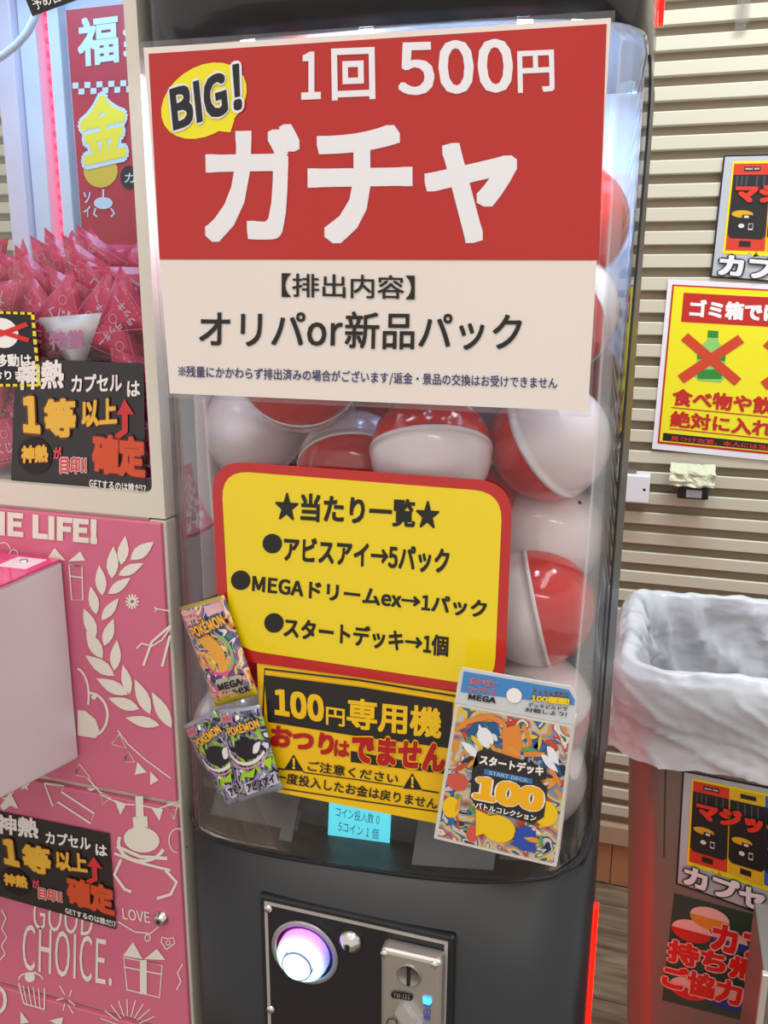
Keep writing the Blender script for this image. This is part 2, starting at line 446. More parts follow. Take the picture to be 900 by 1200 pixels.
# dark hopper with the display housing, behind the clear window
hop = mat('77787b', .35, coat=.2)
bm = bmesh.new()
a0 = at(345, 938, .79); a1 = at(492, 955, .79)
def pr_(bm, pts, d):
    f = [bm.verts.new(p) for p in pts]; g = [bm.verts.new((p[0], p[1] + d, p[2])) for p in pts]
    bm.faces.new(f); bm.faces.new(g[::-1])
    for i in range(len(f)): bm.faces.new((f[i], g[i], g[(i + 1) % len(f)], f[(i + 1) % len(f)]))
xh0, xh1 = a0.x, a1.x
fin('display_housing', (addbox(bm, xh0, xh1, .785, .86, .845, .945), bm)[1], mat('43444a', .4), gm)
for sx, xa, xb in ((-1, xh0, CX0 + .02), (1, xh1, CX1 - .03)):
    bm = bmesh.new()
    v = [(xa, .80, .94), (xa, .80, .85), (xb, .83, .85), (xb, .85, .90), (xa + sx * .05, .81, .93), (xa + sx * .05, .87, .955), (xb, .92, .93), (xa, .87, .955)]
    V = [bm.verts.new(p) for p in v]
    for f in ((0, 1, 2, 4), (2, 3, 4), (0, 4, 5, 7), (4, 3, 6, 5)): bm.faces.new([V[i] for i in f])
    o = fin('hopper_wing', bm, hop, gm); sd = o.modifiers.new('s', 'SOLIDIFY'); sd.thickness = .002
for nm, xa, xb, ya, yb in (('apron_panel', xh1 + .002, -.125, .752, .795), ('apron_panel', -.123, CX1 - .03, .775, .83), ('apron_panel', -.335, xh0 - .002, .752, .795), ('apron_panel', CX0 + .035, -.337, .772, .82)):
    bm = bmesh.new()
    pr_(bm, [(xa, ya if xa > -.3 or nm != 'apron_panel' else ya, .842), (xb, ya if xb < -.2 or xb == xh1 else ya + .006, .842), (xb, yb, .905), (xa, yb, .905)], .003)
    fin(nm, bm, mat('66676b' if abs(xa + .335) > .01 else '57585c', .4, coat=.2), gm)
# LCD
lm = plane_map(.783)
disp = sheet(lm, [(386, 930), (459, 936), (456, 998), (384, 984)], mat('5fe0f2', .4, emit=.75, key='display_glow'), gm, 'display_screen', 2, 2, .001)
lcd = mat('1a6a8c', .5)
text(lm, 'コイン投入数 0', (393, 957), (444, 967), (394, 945), lcd, gm, 0, 1)
text(lm, '5コイン 1 個', (396, 974), (443, 984), (397, 962), lcd, gm, 0, 1)
# lamps under the cap
lampm = mat('dfeaff', .3, emit=30, key='lamp_glow')
for x, y in ((-.355, .754), (-.125, .762), (-.085, .778), (-.25, .79)):
    lathe('cap_lamp', [(0, 0), (.006, 0), (.006, .003), (0, .005)], (x, surf(x) + .009, ZT), (0, 0, -1), lampm, gm, 12)
area('cap_led_light', (-.256, .785, ZT - .008), (math.radians(12), 0, 0), .36, .03, 4.5, (.66, .82, 1))
area('cap_led_light', (-.256, .93, ZT - .008), (0, 0, 0), .34, .12, 1.6, (.35, .62, 1))
# control plate
P0 = at(303, 1048, .731); P1 = at(533, 1096, .731)
pz = P0.z; px0, px1 = P0.x, P1.x; plz = pz - .19
box('control_plate', px0, px1, .7312, .750, plz, pz, mat('1c1e23', .3, coat=.2), gm, .003)
bm = bmesh.new(); e = .0065; t = .0034; yy = .7302
for q in ((px0 + e, px1 - e, pz - e - t, pz - e), (px0 + e, px1 - e, plz + e, plz + e + t), (px0 + e, px0 + e + t, plz + e + t, pz - e - t), (px1 - e - t, px1 - e, plz + e + t, pz - e - t)):
    addbox(bm, q[0], q[1], yy, yy + .0012, q[2], q[3])
fin('border_line', bm, mat('b9b4ac', .4, metal=.3), gm)
cm = mat('d8d6d2', .18, metal=1, key='chrome')
for px, py in ((314, 1065), (317, 1183), (526, 1108)):
    p = at(px, py, .73)
    if px != 526: lathe('screw', [(0, .003), (.0035, .0025), (.0046, 0)], (p.x, .7305, p.z), (0, -1, 0), cm, gm, 14)
kp = at(357, 1116, .7305)
lathe('button_ring', [(.0315, 0), (.0318, .002), (.0365, .002), (.037, 0)], kp, (0, -1, 0), mat('a9a6a6', .35, metal=.6), gm, 48)
def glowmat():
    m = bpy.data.materials.new('button_glow'); m.use_nodes = True; nt = m.node_tree; b = nt.nodes['Principled BSDF']
    tc = nt.nodes.new('ShaderNodeTexCoord'); gr = nt.nodes.new('ShaderNodeTexGradient'); gr.gradient_type = 'RADIAL'
    mp = nt.nodes.new('ShaderNodeMapping'); mp.inputs['Location'].default_value = (-kp.x, -kp.z, 0)
    sp = nt.nodes.new('ShaderNodeSeparateXYZ'); cb = nt.nodes.new('ShaderNodeCombineXYZ')
    nt.links.new(tc.outputs['Object'], sp.inputs[0]); nt.links.new(sp.outputs['X'], cb.inputs['X']); nt.links.new(sp.outputs['Z'], cb.inputs['Y'])
    nt.links.new(cb.outputs[0], mp.inputs[0]); nt.links.new(mp.outputs[0], gr.inputs[0])
    hs = nt.nodes.new('ShaderNodeCombineColor'); hs.mode = 'HSV'; hs.inputs[1].default_value = .9; hs.inputs[2].default_value = 1
    ad = nt.nodes.new('ShaderNodeMath'); ad.operation = 'MULTIPLY_ADD'; ad.inputs[1].default_value = .42; ad.inputs[2].default_value = .45
    nt.links.new(gr.outputs['Color'], ad.inputs[0]); fr = nt.nodes.new('ShaderNodeMath'); fr.operation = 'FRACT'
    nt.links.new(ad.outputs[0], fr.inputs[0]); nt.links.new(fr.outputs[0], hs.inputs[0])
    ln = nt.nodes.new('ShaderNodeVectorMath'); ln.operation = 'LENGTH'; nt.links.new(mp.outputs[0], ln.inputs[0])
    mr = nt.nodes.new('ShaderNodeMapRange'); mr.inputs[1].default_value = .0205; mr.inputs[2].default_value = .0275
    nt.links.new(ln.outputs['Value'], mr.inputs[0])
    mx = nt.nodes.new('ShaderNodeMix'); mx.data_type = 'RGBA'; mx.inputs[6].default_value = (.75, .97, 1, 1)
    nt.links.new(mr.outputs[0], mx.inputs[0]); nt.links.new(hs.outputs[0], mx.inputs[7])
    nt.links.new(mx.outputs[2], b.inputs['Emission Color']); b.inputs['Emission Strength'].default_value = 1.7
    b.inputs['Base Color'].default_value = (.4, .4, .45, 1)
    return m
GL = glowmat()
lathe('push_button', [(.0275, -.002), (.0275, .006), (.0265, .011), (.0225, .015), (.017, .0175), (.0165, .0175)], kp, (0, -1, 0), GL, gm, 48)
lathe('button_cap', [(.0150, .015), (.0150, .022), (.0142, .0235), (.0130, .0228), (0, .0228)], kp, (0, -1, 0), mat('c8f4ff', .3, emit=1.5, key='cap_glow'), gm, 40)
lathe('cap_rim', [(.0150, .020), (.0162, .020), (.0162, .0222), (.0150, .0222)], kp, (0, -1, 0), mat('7c9ab8', .4), gm, 40)
kl = at(411, 1103, .7305)
lathe('lock', [(.0125, 0), (.0125, .002), (.0105, .004), (.0085, .006), (.0045, .010), (.003, .0102), (0, .0102)], kl, (0, -1, 0), cm, gm, 32)
box('keyhole', kl.x - .002, kl.x + .002, kl.y - .0112, kl.y - .0098, kl.z - .0035, kl.z + .0035, BLACK, gm)
# coin acceptor
sil = mat('c3bfba', .33, metal=.75, key='brushed_steel')
q0 = at(446, 1109, .716); q1 = at(519, 1120, .716)
box('coin_acceptor', q0.x, q1.x, .7145, .733, q0.z - .16, q0.z, sil, gm, .0055, 3)
cf = plane_map(.7137)
sp_ = at(479, 1143, .7137)
lathe('slot_disc', [(.0125, 0), (.0125, .002), (.0112, .003), (.0108, .0022), (0, .0022)], (sp_.x, .7150, sp_.z), (0, -1, 0), mat('9d9a96', .35, metal=.8), gm, 32)
box('coin_slot', sp_.x - .0015, sp_.x + .0015, .7112, .7135, sp_.z - .0105, sp_.z + .0105, mat('0c0c0e', .6), gm)
for a, b in ((450, 1116), (509, 1129)):
    p = at(a, b + 2, .7145); lathe('screw', [(0, .0022), (.003, .002), (.0038, 0)], (p.x, .7150, p.z), (0, -1, 0), cm, gm, 14)
I = Ink(cf, BLACK, 1); I.strip([(462, 1166), (471, 1167), (480, 1169)], 8); I.ell(462, 1166, 4); I.ell(480, 1169, 4); I.done('badge', gm)
text(cf, 'TW-111', (461, 1168.5), (480, 1171), (461, 1163.5), sil, gm, .01, 3)
I = Ink(cf, mat('3aa6ff', .3, emit=2.5, key='blue_indicator'), 1); I.poly([(495, 1168), (505, 1170), (506, 1175), (503, 1178), (496, 1176)]); I.done('indicator', gm)
I = Ink(cf, mat('4b5bc8', .5), 1); I.strip([(496, 1178), (505, 1180)], 2); I.ring(500, 1187, 4, 4, 1.2); I.strip([(500, 1184), (500, 1190)], 1.2); I.strip([(496, 1193), (504, 1195)], 3); I.done('printed_symbol', gm)
I = Ink(cf, BLACK, 1); I.ring(459, 1199, 6, 5, 1.2); I.poly([(470, 1195), (476, 1200), (470, 1204)]); I.done('printed_symbol', gm)
bm = bmesh.new()
pr_(bm, [cf(*p, 0) - Vector((0, .008, 0)) for p in ((465, 1181), (474, 1171), (484, 1184), (495, 1199), (492, 1210), (480, 1204))], .010)
fin('return_lever', bm, mat('d6d4d2', .3, metal=.6), gm)
# red light strips up the rear corners
ledr = mat('ff0602', .4, emit=10, key='red_led')
for z0, z1, x in ((.0, .61, CX1 + .0002), (1.665, 1.775, CX1 + .0002)):
    box('light_strip', x, x + .005, 1.052, 1.066, z0, z1, ledr, gm)
box('light_strip', -.13, -.122, 1.0502, 1.056, .0, .82, ledr, gm)  # unseen strip added on the rear face to redden the wall slats
box('light_strip', CX0 - .0035, CX0 - .0004, 1.04, 1.062, .0, 1.77, ledr, gm)
# ------------------------------------------------------------------ capsules
R = .058
def half(sign, m, r, lip):
    prof = [(r * math.sin(math.radians(a)), sign * r * math.cos(math.radians(a))) for a in (0, 8, 16, 26, 36, 46, 56, 66, 76, 84, 90)]
    prof[0] = (0, sign * r)
    if lip: prof += [(r * 1.012, 0), (r * 1.012, -sign * .004), (r * .99, -sign * .004)]
    bm = bmesh.new(); seg = 36; rings = []
    for rr, h in prof:
        rings.append([bm.verts.new((0, 0, h))] if rr < 1e-6 else [bm.verts.new((rr * math.cos(2 * math.pi * i / seg), rr * math.sin(2 * math.pi * i / seg), h)) for i in range(seg)])
    for A_, B_ in zip(rings, rings[1:]):
        for i in range(seg):
            j = (i + 1) % seg
            bm.faces.new((A_[0], B_[i], B_[j]) if len(A_) == 1 else (A_[i], B_[i], B_[j], A_[j]))
    bmesh.ops.recalc_face_normals(bm, faces=bm.faces)
    me = bpy.data.meshes.new('half'); bm.to_mesh(me); bm.free(); me.materials.append(m)
    for p in me.polygons: p.use_smooth = True
    return me
WCAP = mat('ecdcdc', .16, coat=.5, sss=.25, key='milky_plastic'); RCAP = mat('d01f1a', .12, coat=.6, sss=.12, key='red_plastic')
redh = half(1, RCAP, R * .985, False); whth = half(-1, WCAP, R * .985, True)
bm = bmesh.new(); bmesh.ops.create_cone(bm, cap_ends=True, segments=10, radius1=.0022, radius2=.0022, depth=.0008)
hole = bpy.data.meshes.new('vent_hole'); bm.to_mesh(hole); bm.free(); hole.materials.append(mat('7a1f22', .6))
def capsule(p, axis, label, group=None):
    t = thing('capsule', label, 'capsule', p, group)
    q = Vector(axis).to_track_quat('Z', 'X').to_matrix().to_4x4()
    for nm, me in (('red_half', redh), ('white_half', whth)):
        o = bpy.data.objects.new(nm, me); COL.objects.link(o); o.parent = t; o.matrix_local = q
        if nm == 'white_half':
            h = bpy.data.objects.new('vent_hole', hole); COL.objects.link(h); h.parent = o
            d = Vector((.35, .25, -.9)).normalized()
            h.matrix_local = Matrix.Translation(d * R * .987) @ d.to_track_quat('Z', 'X').to_matrix().to_4x4()
    return t
HC = [  # px, py, Y, direction of the red pole in camera terms, label
 (300, 502, .885, (.2, .3, 1), 'milky white capsule at the left, just under the big red and white sign'),
 (352, 438, .80, (.1, -.35, -.95), 'capsule with red top and white rim showing below the big sign, left of centre'),
 (415, 547, .84, (0, .8, -.55), 'capsule with red underside peeping above the yellow prize sign, left of centre'),
 (505, 530, .80, (.0, -.9, .28), 'capsule with narrow red top and wide white belly above the yellow sign'),
 (546, 592, .865, (.8, .55, -.2), 'capsule white on top and red at lower right, behind the yellow sign corner'),
 (645, 517, .845, (-.72, .42, .58), 'big white capsule with red lower left edge under the right end of the big sign'),
 (643, 625, .875, (-.2, .2, 1), 'all white capsule with a small hole, between two red and white ones at right'),
 (627, 711, .80, (.93, -.2, -.18), 'capsule half white left, half red right, beside the yellow sign'),
 (640, 830, .80, (.3, .9, .3), 'white capsule behind the top right of the trading card box'),
 (665, 262, .90, (-.2, 0, -1), 'red capsule sticking out highest behind the right edge of the big sign'),
 (655, 365, .885, (-.6, .45, -.35), 'capsule white above and red below at the right edge of the big sign'),
 (664, 447, .965, (.3, -.3, -1), 'red capsule wedged behind the right edge of the big sign'),
 (622, 905, .80, (-.3, .4, .8), 'white capsule lowest at the right, behind the trading card box'),
 (300, 745, .86, (-.2, -.5, -.8), 'red capsule half hidden at the lower left of the yellow sign'),
]
pts = []; fixed = []
for px, py, Y, ax, lb in HC:
    for _ in range(60):
        p = at(px, py, Y); p.x = min(p.x, CX1 - .006 - R)
        if all(math.hypot(p.x - q.x, p.y - q.y) > R + .006 for q in PL if q.y < .86): break
        Y += .003
    pts.append(p.copy()); fixed.append(True)
rnd = random.Random(11)
for i in range(46):
    pts.append(Vector((rnd.uniform(-.41, -.1), rnd.uniform(.80, .97), rnd.uniform(.94, 1.40)))); fixed.append(False)
for it in range(260):
    for i in range(len(pts)):
        for j in range(i):
            d = pts[i] - pts[j]; L = d.length
            if L < 2 * R and L > 1e-6:
                c = d / L * (2 * R - L) * .5
                if fixed[i] and fixed[j]: continue
                if fixed[i]: pts[j] -= c * 2
                elif fixed[j]: pts[i] += c * 2
                else: pts[i] += c; pts[j] -= c
    for i in range(len(pts)):
        if fixed[i]: continue
        p = pts[i]; p.z -= .0015
        p.x = min(max(p.x, -.412), -.102); p.y = min(max(p.y, .80), .968); p.z = max(p.z, .93)
keep = []
for i, p in enumerate(pts):
    if fixed[i]: keep.append(p); continue
    if all((p - q).length > 2 * R * .90 for q in keep): keep.append(p)
for i, p in enumerate(keep):
    if i < len(HC): capsule(p, camvec(*HC[i][3]), HC[i][4])
    else:
        a = Vector((rnd.gauss(0, 1), rnd.gauss(0, 1), rnd.gauss(0, 1))).normalized()
        capsule(p, a, 'red and white capsule buried in the heap inside the machine', 'capsules hidden in the heap')
# ================================================================== SIGNS ON THE CAPSULE MACHINE
sg = thing('price_sign', 'large laminated red and white price sign across the upper window of the capsule machine', 'sign', tuple(at(440, 480, .72)))
def s_fn(x):
    if x < -.40: return surf(-.40) + (-.40 - x) * .10
    return surf(x)
SF = wrap_map(.006, fn=s_fn)
sheet(SF, [(163, 49), (721, 12), (692, 489), (195, 466)], FILM, sg, 'laminate', 36, 6, .0006, -2)
sheet(SF, [(168, 56), (716, 21), (689, 482), (199, 461)], mat('e9dfd8', .3, coat=.5, key='sign_paper'), sg, 'paper', 44, 8, .0005, 0)
sheet(SF, [(174, 63), (711, 28), (702, 305), (187, 304)], mat('b8160c', .3, coat=.4, key='sign_red'), sg, 'red_field', 44, 6, .0003, 1)
wt = mat('eceaf0', .4)
for ch, a, b, c in (('1', (353, 117), (376, 116), (353, 61)), ('回', (389, 118), (440, 116), (388, 57)), ('500', (467, 112), (602, 108), (465, 49)), ('円', (607, 109), (650, 107), (606, 60))):
    text(SF, ch, a, b, c, wt, sg, .022, 2)
for ch, a, b, c in (('ガ', (240, 284), (353, 282), (238, 147)), ('チ', (361, 286), (484, 284), (360, 148)), ('ャ', (498, 286), (607, 284), (497, 168))):
    text(SF, ch, a, b, c, wt, sg, .032, 2)
sj = mat('16130f', .4)
text(SF, '【排出内容】', (330, 348), (486, 351), (330, 320), sj, sg, .012, 2, cut=6)
text(SF, 'オリパor新品パック', (233, 407), (611, 411), (234, 363), sj, sg, .014, 2, cut=14)
text(SF, '※残量にかかわらず排出済みの場合がございます/返金・景品の交換はお受けできません', (209, 443), (653, 457), (209, 428), mat('27306b', .4), sg, .012, 2, cut=16)
I = Ink(SF, mat('f2e600', .35, coat=.4), 2)
n = 26; bub = []
for i in range(n):
    a = 2 * math.pi * i / n
    bub.append((239 + 50 * math.cos(a) + 8 * math.sin(a) * -.6, 118 + 44 * math.sin(a) - 9 * math.cos(a)))
I.poly(bub); I.poly([(245, 150), (275, 140), (270, 155), (250, 153)]); I.done('speech_bubble', sg)
text(SF, 'BIG', (203, 154), (268, 133), (198, 104), BLACK, sg, .04, 4, .05, wt)
text(SF, '!', (274, 130), (284, 128), (271, 76), BLACK, sg, .03, 4, .06, wt)
# yellow prize sign
ys = thing('prize_sign', 'yellow rounded prize list sign with a red border in the middle of the window', 'sign', tuple(at(420, 780, .72)))
YF = wrap_map(.005)
yq = [(247, 539), (601, 565), (591, 818), (258, 771)]
def lerpq(q, m):   # shrink a quad
    c = sum((Vector(p) for p in q), Vector((0, 0))) / 4
    out = []
    for p in q:
        v = Vector(p) - c; out.append(tuple(c + Vector((v.x - math.copysign(m, v.x), v.y - math.copysign(m, v.y)))))
    return out
def roundpts(q, r, n=6):
    out = []
    Q = [Vector(p) for p in q]
    for i in range(4):
        p, a, b = Q[i], Q[i - 1], Q[(i + 1) % 4]
        u = (a - p).normalized() * r; v = (b - p).normalized() * r
        for k_ in range(n + 1):
            t = k_ / n; out.append(tuple((p + u) * (1 - t) ** 2 + p * 2 * t * (1 - t) + (p + v) * t ** 2))
    return out
def rsheet(F, q, r, m, parent, name, layer, thick=.0004, cuts=22):
    bm = bmesh.new(); P_ = roundpts(q, r)
    bm.faces.new([bm.verts.new((a, b, 0)) for a, b in P_])
    split_cut(bm, F)
    for v in bm.verts: v.co = F(v.co.x, v.co.y, layer)
    g = bmesh.ops.extrude_face_region(bm, geom=bm.faces[:])
    for e_ in g['geom']:
        if isinstance(e_, bmesh.types.BMVert): e_.co.y += thick
    return fin(name, bm, m, parent)
rsheet(YF, yq, 42, RED, ys, 'red_border', 0)
rsheet(YF, lerpq(yq, 12), 34, mat('f0d400', .32, coat=.4, key='sign_yellow'), ys, 'yellow_field', 1)
yk = mat('1d1a12', .4)
text(YF, '★当たり一覧★', (322, 609), (514, 620), (323, 576), yk, ys, .032, 2, cut=8)
I = Ink(YF, yk, 2); I.ell(319, 637, 11.5, 11.5).done('bullet', ys); I.ell(282, 680, 11.5, 11.5).done('bullet', ys); I.ell(321, 730, 11.5, 11.5).done('bullet', ys)
text(YF, 'アビスアイ→5パック', (332, 658), (526, 673), (333, 628), yk, ys, .032, 2, cut=8)
text(YF, 'MEGAドリームex→1パック', (295, 694), (570, 725), (296, 673), yk, ys, .032, 2, cut=10)
text(YF, 'スタートデッキ→1個', (332, 747), (525, 770), (333, 722), yk, ys, .032, 2, cut=8)
# 100 yen sign
hs_ = thing('coin_notice', 'yellow and black hundred yen coins only notice below the prize list sign', 'sign', tuple(at(410, 945, .72)))
HF = wrap_map(.0035)
hy = mat('f3c20e', .35, coat=.4, key='notice_yellow'); hk = mat('26221f', .4)
sheet(HF, [(301, 776), (548, 813), (527, 968), (308, 925)], hy, hs_, 'notice_sheet', 14, 4, .0006)
I = Ink(HF, hk, 1)
I.poly([(309, 791), (420, 805), (531, 823), (528, 877), (420, 863), (314, 846)]); I.done('black_field', hs_)
I = Ink(HF, hk, 1); I.strip([(308, 840), (310, 784), (420, 797), (535, 816)], 2.2)
I.strip([(316, 922), (420, 938), (518, 952)], 1.5); I.done('border', hs_)
I = Ink(HF, hy, 2); I.strip([(316, 789), (420, 802), (520, 819)], 2.5); I.done('inner_line', hs_)
text(HF, '100', (322, 838), (380, 847), (321, 806), hy, hs_, .045, 2)
text(HF, '円', (382, 849), (404, 852), (382, 828), hy, hs_, .02, 2)
text(HF, '専用機', (406, 853), (517, 866), (407, 817), hy, hs_, .03, 2)
rd = mat('b3151b', .4)
text(HF, 'おつり', (316, 874), (390, 886), (318, 849), rd, hs_, .05, 2)
text(HF, 'は', (391, 886), (409, 888), (392, 867), rd, hs_, .04, 2)
text(HF, 'でません', (411, 893), (521, 906), (413, 859), rd, hs_, .055, 3, .05, hy)
I = Ink(HF, hk, 1); I.poly([(411, 893), (521, 907), (521, 900), (411, 880)]); I.done('drop_shadow_print', hs_)
I = Ink(HF, hk, 1)
for cx, cy in ((344, 895), (483, 917)): I.poly([(cx - 11, cy + 7), (cx, cy - 11), (cx + 12, cy + 9)])
I.strip([(322, 900), (334, 902)], 1.8); I.strip([(355, 905), (420, 914), (472, 922)], 1.2); I.strip([(495, 926), (514, 929)], 1.8)
I.strip([(322, 903), (327, 904)], 1.5); I.done('warning_triangle', hs_)
for cx, cy in ((344, 897), (483, 919)): text(HF, '!', (cx - 1.5, cy + 4), (cx + 2, cy + 4.5), (cx - 1.5, cy - 9), hy, hs_, .03, 2)
text(HF, 'ご注意ください', (360, 903), (466, 919), (361, 891), hk, hs_, .018, 2)
text(HF, '一度投入したお金は戻りません', (322, 916), (512, 949), (323, 903), hk, hs_, .018, 2)
# ------------------------------------------------------------------ card packs
def quad_map(F, q, bulge):
    TL, TR, BR, BL = [Vector(p) for p in q]
    def G(u, v, l=0):
        p = (TL * (1 - u) + TR * u) * (1 - v) + (BL * (1 - u) + BR * u) * v
        w_ = F(p.x, p.y, l)
        uu = min(max(u, 0), 1); vv = min(max(v, 0), 1)
        b = bulge * (math.sin(math.pi * uu) ** .6) * min(1, min(vv, 1 - vv) / .10) ** .7 if 0 < uu < 1 and 0 < vv < 1 else 0
        return w_ - Vector((0, b, 0))
    return G
def confetti(F, t, cols, n, bx_, L, W, seed, layer):
    r = random.Random(seed)
    for ci, c in enumerate(cols):
        I = Ink(F, mat(c, .32), layer + ci * .25)
        for _ in range(n):
            x = r.uniform(bx_[0] + L * .5, bx_[2] - L * .5); y = r.uniform(bx_[1] + L * .5, bx_[3] - L * .5); a = r.uniform(0, 6.28); l = r.uniform(.4, 1) * L * .5
            I.leaf(x - l * math.cos(a), y - l * math.sin(a) * .7, x + l * math.cos(a), y + l * math.sin(a) * .7, r.uniform(.5, 1) * W)
        I.done('abstract_print', t)
def pack(quad, label, kind, off):
    F = quad_map(wrap_map(off), quad, .005)
    c = F(.5, .95)
    t = thing('card_pack', label, 'card pack', tuple(c))
    if kind == 'gold':
        art = artmat('gold_art', ['2c2438', 'c7783c', 'e8b94a', 'e8e0c8', 'd86a9a', '3c8a78', '6a4a8c', 'f0e2d0', '2e4a7c'], 60, .8, 1.3)
        endc = mat('b3a85a', .3, metal=.6); botc = mat('cdbb20', .35, metal=.3)
    else:
        art = artmat('dark_art', ['d8dce6', '2a2836', '5b5080', '9fc832', '8e86b4', '25222e', 'c8b8d8', '3c3a4c', 'e6e6f0'], 62, .8, 4.1)
        endc = mat('a9b2c6', .3, metal=.6); botc = mat('a9b2c6', .3, metal=.6)
    NU, NV = 14, 26; bm = bmesh.new(); G = []
    for j in range(NV + 1):
        v = j / NV; G.append([bm.verts.new(F(i / NU, v) + Vector((0, (.0006 if (v < .05 or v > .95) and j % 2 else 0), 0))) for i in range(NU + 1)])
    for j in range(NV):
        for i in range(NU):
            f = bm.faces.new((G[j][i], G[j][i + 1], G[j + 1][i + 1], G[j + 1][i])); f.material_index = 1 if j < 1 else (2 if j >= NV - 2 else 0)
    g = bmesh.ops.extrude_face_region(bm, geom=bm.faces[:])
    for e_ in g['geom']:
        if isinstance(e_, bmesh.types.BMVert): e_.co.y += .001
    fin('wrapper', bm, [art, endc, botc], t, smooth=True)
    yl = mat('f4b51e', .35); bl = mat('1d3a7c', .35); dk = mat('1c1a20', .4)
    if kind == 'gold':
        confetti(F, t, ['d86a9a', '2c2438', '6fae9a', 'f0e2c8', '6a4a8c', 'e8b94a'], 9, (.02, .30, .98, .94), .34, .07, 3, .8)
        I = Ink(F, mat('e9a63c', .35), 3); I.ell(.5, .50, .16, .12, rot=.3); I.poly([(.2, .34), (.45, .30), (.6, .42), (.5, .5), (.3, .45)]); I.poly([(.45, .55), (.75, .6), (.6, .72), (.42, .68)]); I.done('abstract_print', t)
        I = Ink(F, mat('8fb07a', .35), 3.5); I.ring(.62, .52, .18, .15, .06, a0=-90, a1=90); I.done('abstract_print', t)
        I = Ink(F, mat('e05a8c', .35), 3.5); I.ring(.5, .55, .32, .16, .03, a0=40, a1=200); I.done('abstract_print', t)
        I = Ink(F, mat('d8a8b0', .35), 3); I.poly([(.02, .05), (.34, .05), (.36, .14), (.08, .15)]); I.poly([(.55, .05), (.9, .05), (.92, .14), (.58, .15)]); I.done('title_patch', t)
        text(F, 'カードゲーム', (.06, .12), (.33, .115), (.05, .08), mat('c02840', .4), t, .02, 5)
        text(F, 'POKÉMON', (.12, .32), (.88, .27), (.07, .18), yl, t, .05, 6, .09, bl)
        I = Ink(F, mat('b8b09c', .35), 4); I.poly([(.22, .78), (.3, .745), (.78, .76), (.85, .78), (.72, .88), (.3, .87)]); I.done('title_patch', t)
        text(F, 'MEGA', (.25, .86), (.80, .86), (.25, .79), dk, t, .05, 6)
        text(F, 'ドリーム', (.06, .95), (.60, .945), (.06, .875), mat('f08a30', .4), t, .04, 6, .05, mat('f6efe6', .4))
        text(F, 'ex', (.66, .945), (.90, .945), (.66, .875), dk, t, .04, 6, .04, mat('e8e0d8', .4))
    else:
        confetti(F, t, ['5b5080', '24222e', 'd9d6e4', '8e86b4', '9fd02c'], 9, (.02, .24, .98, .94), .34, .07, 5, .8)
        I = Ink(F, mat('1c1a26', .4), 3); I.ell(.50, .44, .30, .12, rot=.1); I.done('abstract_print', t)
        I = Ink(F, mat('e8dfe2', .35), 3.5); I.ring(.50, .43, .42, .17, .035, a0=30, a1=185); I.leaf(.62, .50, .84, .40, .10); I.done('abstract_print', t)
        I = Ink(F, mat('9fd02c', .35), 3.5); I.poly([(.16, .26), (.30, .24), (.24, .40)]); I.poly([(.36, .24), (.48, .22), (.38, .34)]); I.poly([(.25, .72), (.6, .66), (.5, .76)]); I.poly([(.75, .62), (.97, .6), (.9, .74)]); I.done('abstract_print', t)
        I = Ink(F, mat('d98aa8', .35), 4); I.ring(.50, .50, .42, .15, .018, a0=0, a1=170); I.done('abstract_print', t)
        I = Ink(F, mat('c98088', .35), 3); I.poly([(.04, .06), (.32, .05), (.34, .13), (.07, .14)]); I.done('title_patch', t)
        text(F, 'カードゲーム', (.06, .12), (.31, .11), (.05, .07), mat('b02848', .4), t, .02, 5)
        I = Ink(F, WHITE, 4); I.ell(.47, .09, .045, .025); I.done('hang_hole', t)
        I = Ink(F, mat('cfc6dc', .4), 4); I.poly([(.24, .80), (.96, .77), (.97, .91), (.27, .93)]); I.done('title_patch', t)
        text(F, '拡張パック', (.60, .105), (.93, .10), (.60, .07), dk, t, .03, 5)
        text(F, 'POKÉMON', (.15, .28), (.92, .24), (.11, .16), yl, t, .05, 6, .09, bl)
        text(F, 'アビスアイ', (.30, .90), (.92, .885), (.30, .80), dk, t, .05, 6, .05, mat('b9b2cc', .4))
    return t
pack([(209, 712), (262, 697), (302, 814), (253, 828)], 'gold and multicoloured foil card pack taped left of the yellow sign', 'gold', .011)
pack([(214, 851), (251, 832), (309, 927), (266, 946)], 'purple foil card pack at the far left, partly under its twin', 'dark', .0075)
pack([(256, 832), (304, 826), (331, 925), (280, 942)], 'purple foil card pack lying on top of its twin beside the coin notice', 'dark', .014)
# ------------------------------------------------------------------ card deck box
bq = [(540, 782), (678, 806), (652, 1017), (508, 983)]
BY = .700
BF0 = plane_map(BY); DF = quad_map(BF0, bq, 0)
db = thing('card_deck_box', 'boxed trading card deck with hang tab on the lower right of the window', 'card box', tuple(BF0(580, 1000)))
def prism(F, pts, m, parent, name, depth, layer=0, bev=0):
    bm = bmesh.new(); pr_(bm, [F(a, b, layer) for a, b in pts], depth)
    if bev: bmesh.ops.bevel(bm, geom=bm.edges[:], offset=bev, segments=2, affect='EDGES')
    return fin(name, bm, m, parent)
prism(DF, [(0, .205), (1, .205), (1, 1), (0, 1)], mat('d9d5cc', .4, key='box_card'), db, 'carton', .024, 0, .0008)
prism(DF, [(.01, 0), (.93, 0), (1, .06), (1.005, .205), (-.005, .205), (-.005, .05)], mat('cfd3d6', .4), db, 'hang_tab', .0012)
I = Ink(DF, mat('3f86c8', .35, coat=.3), 1); I.poly([(.03, .02), (.92, .02), (.98, .07), (.98, .10), (.03, .14)]); I.done('blue_header', db)
I = Ink(DF, WHITE, 3); I.ell(.475, .105, .065, .042); I.done('hang_hole', db)
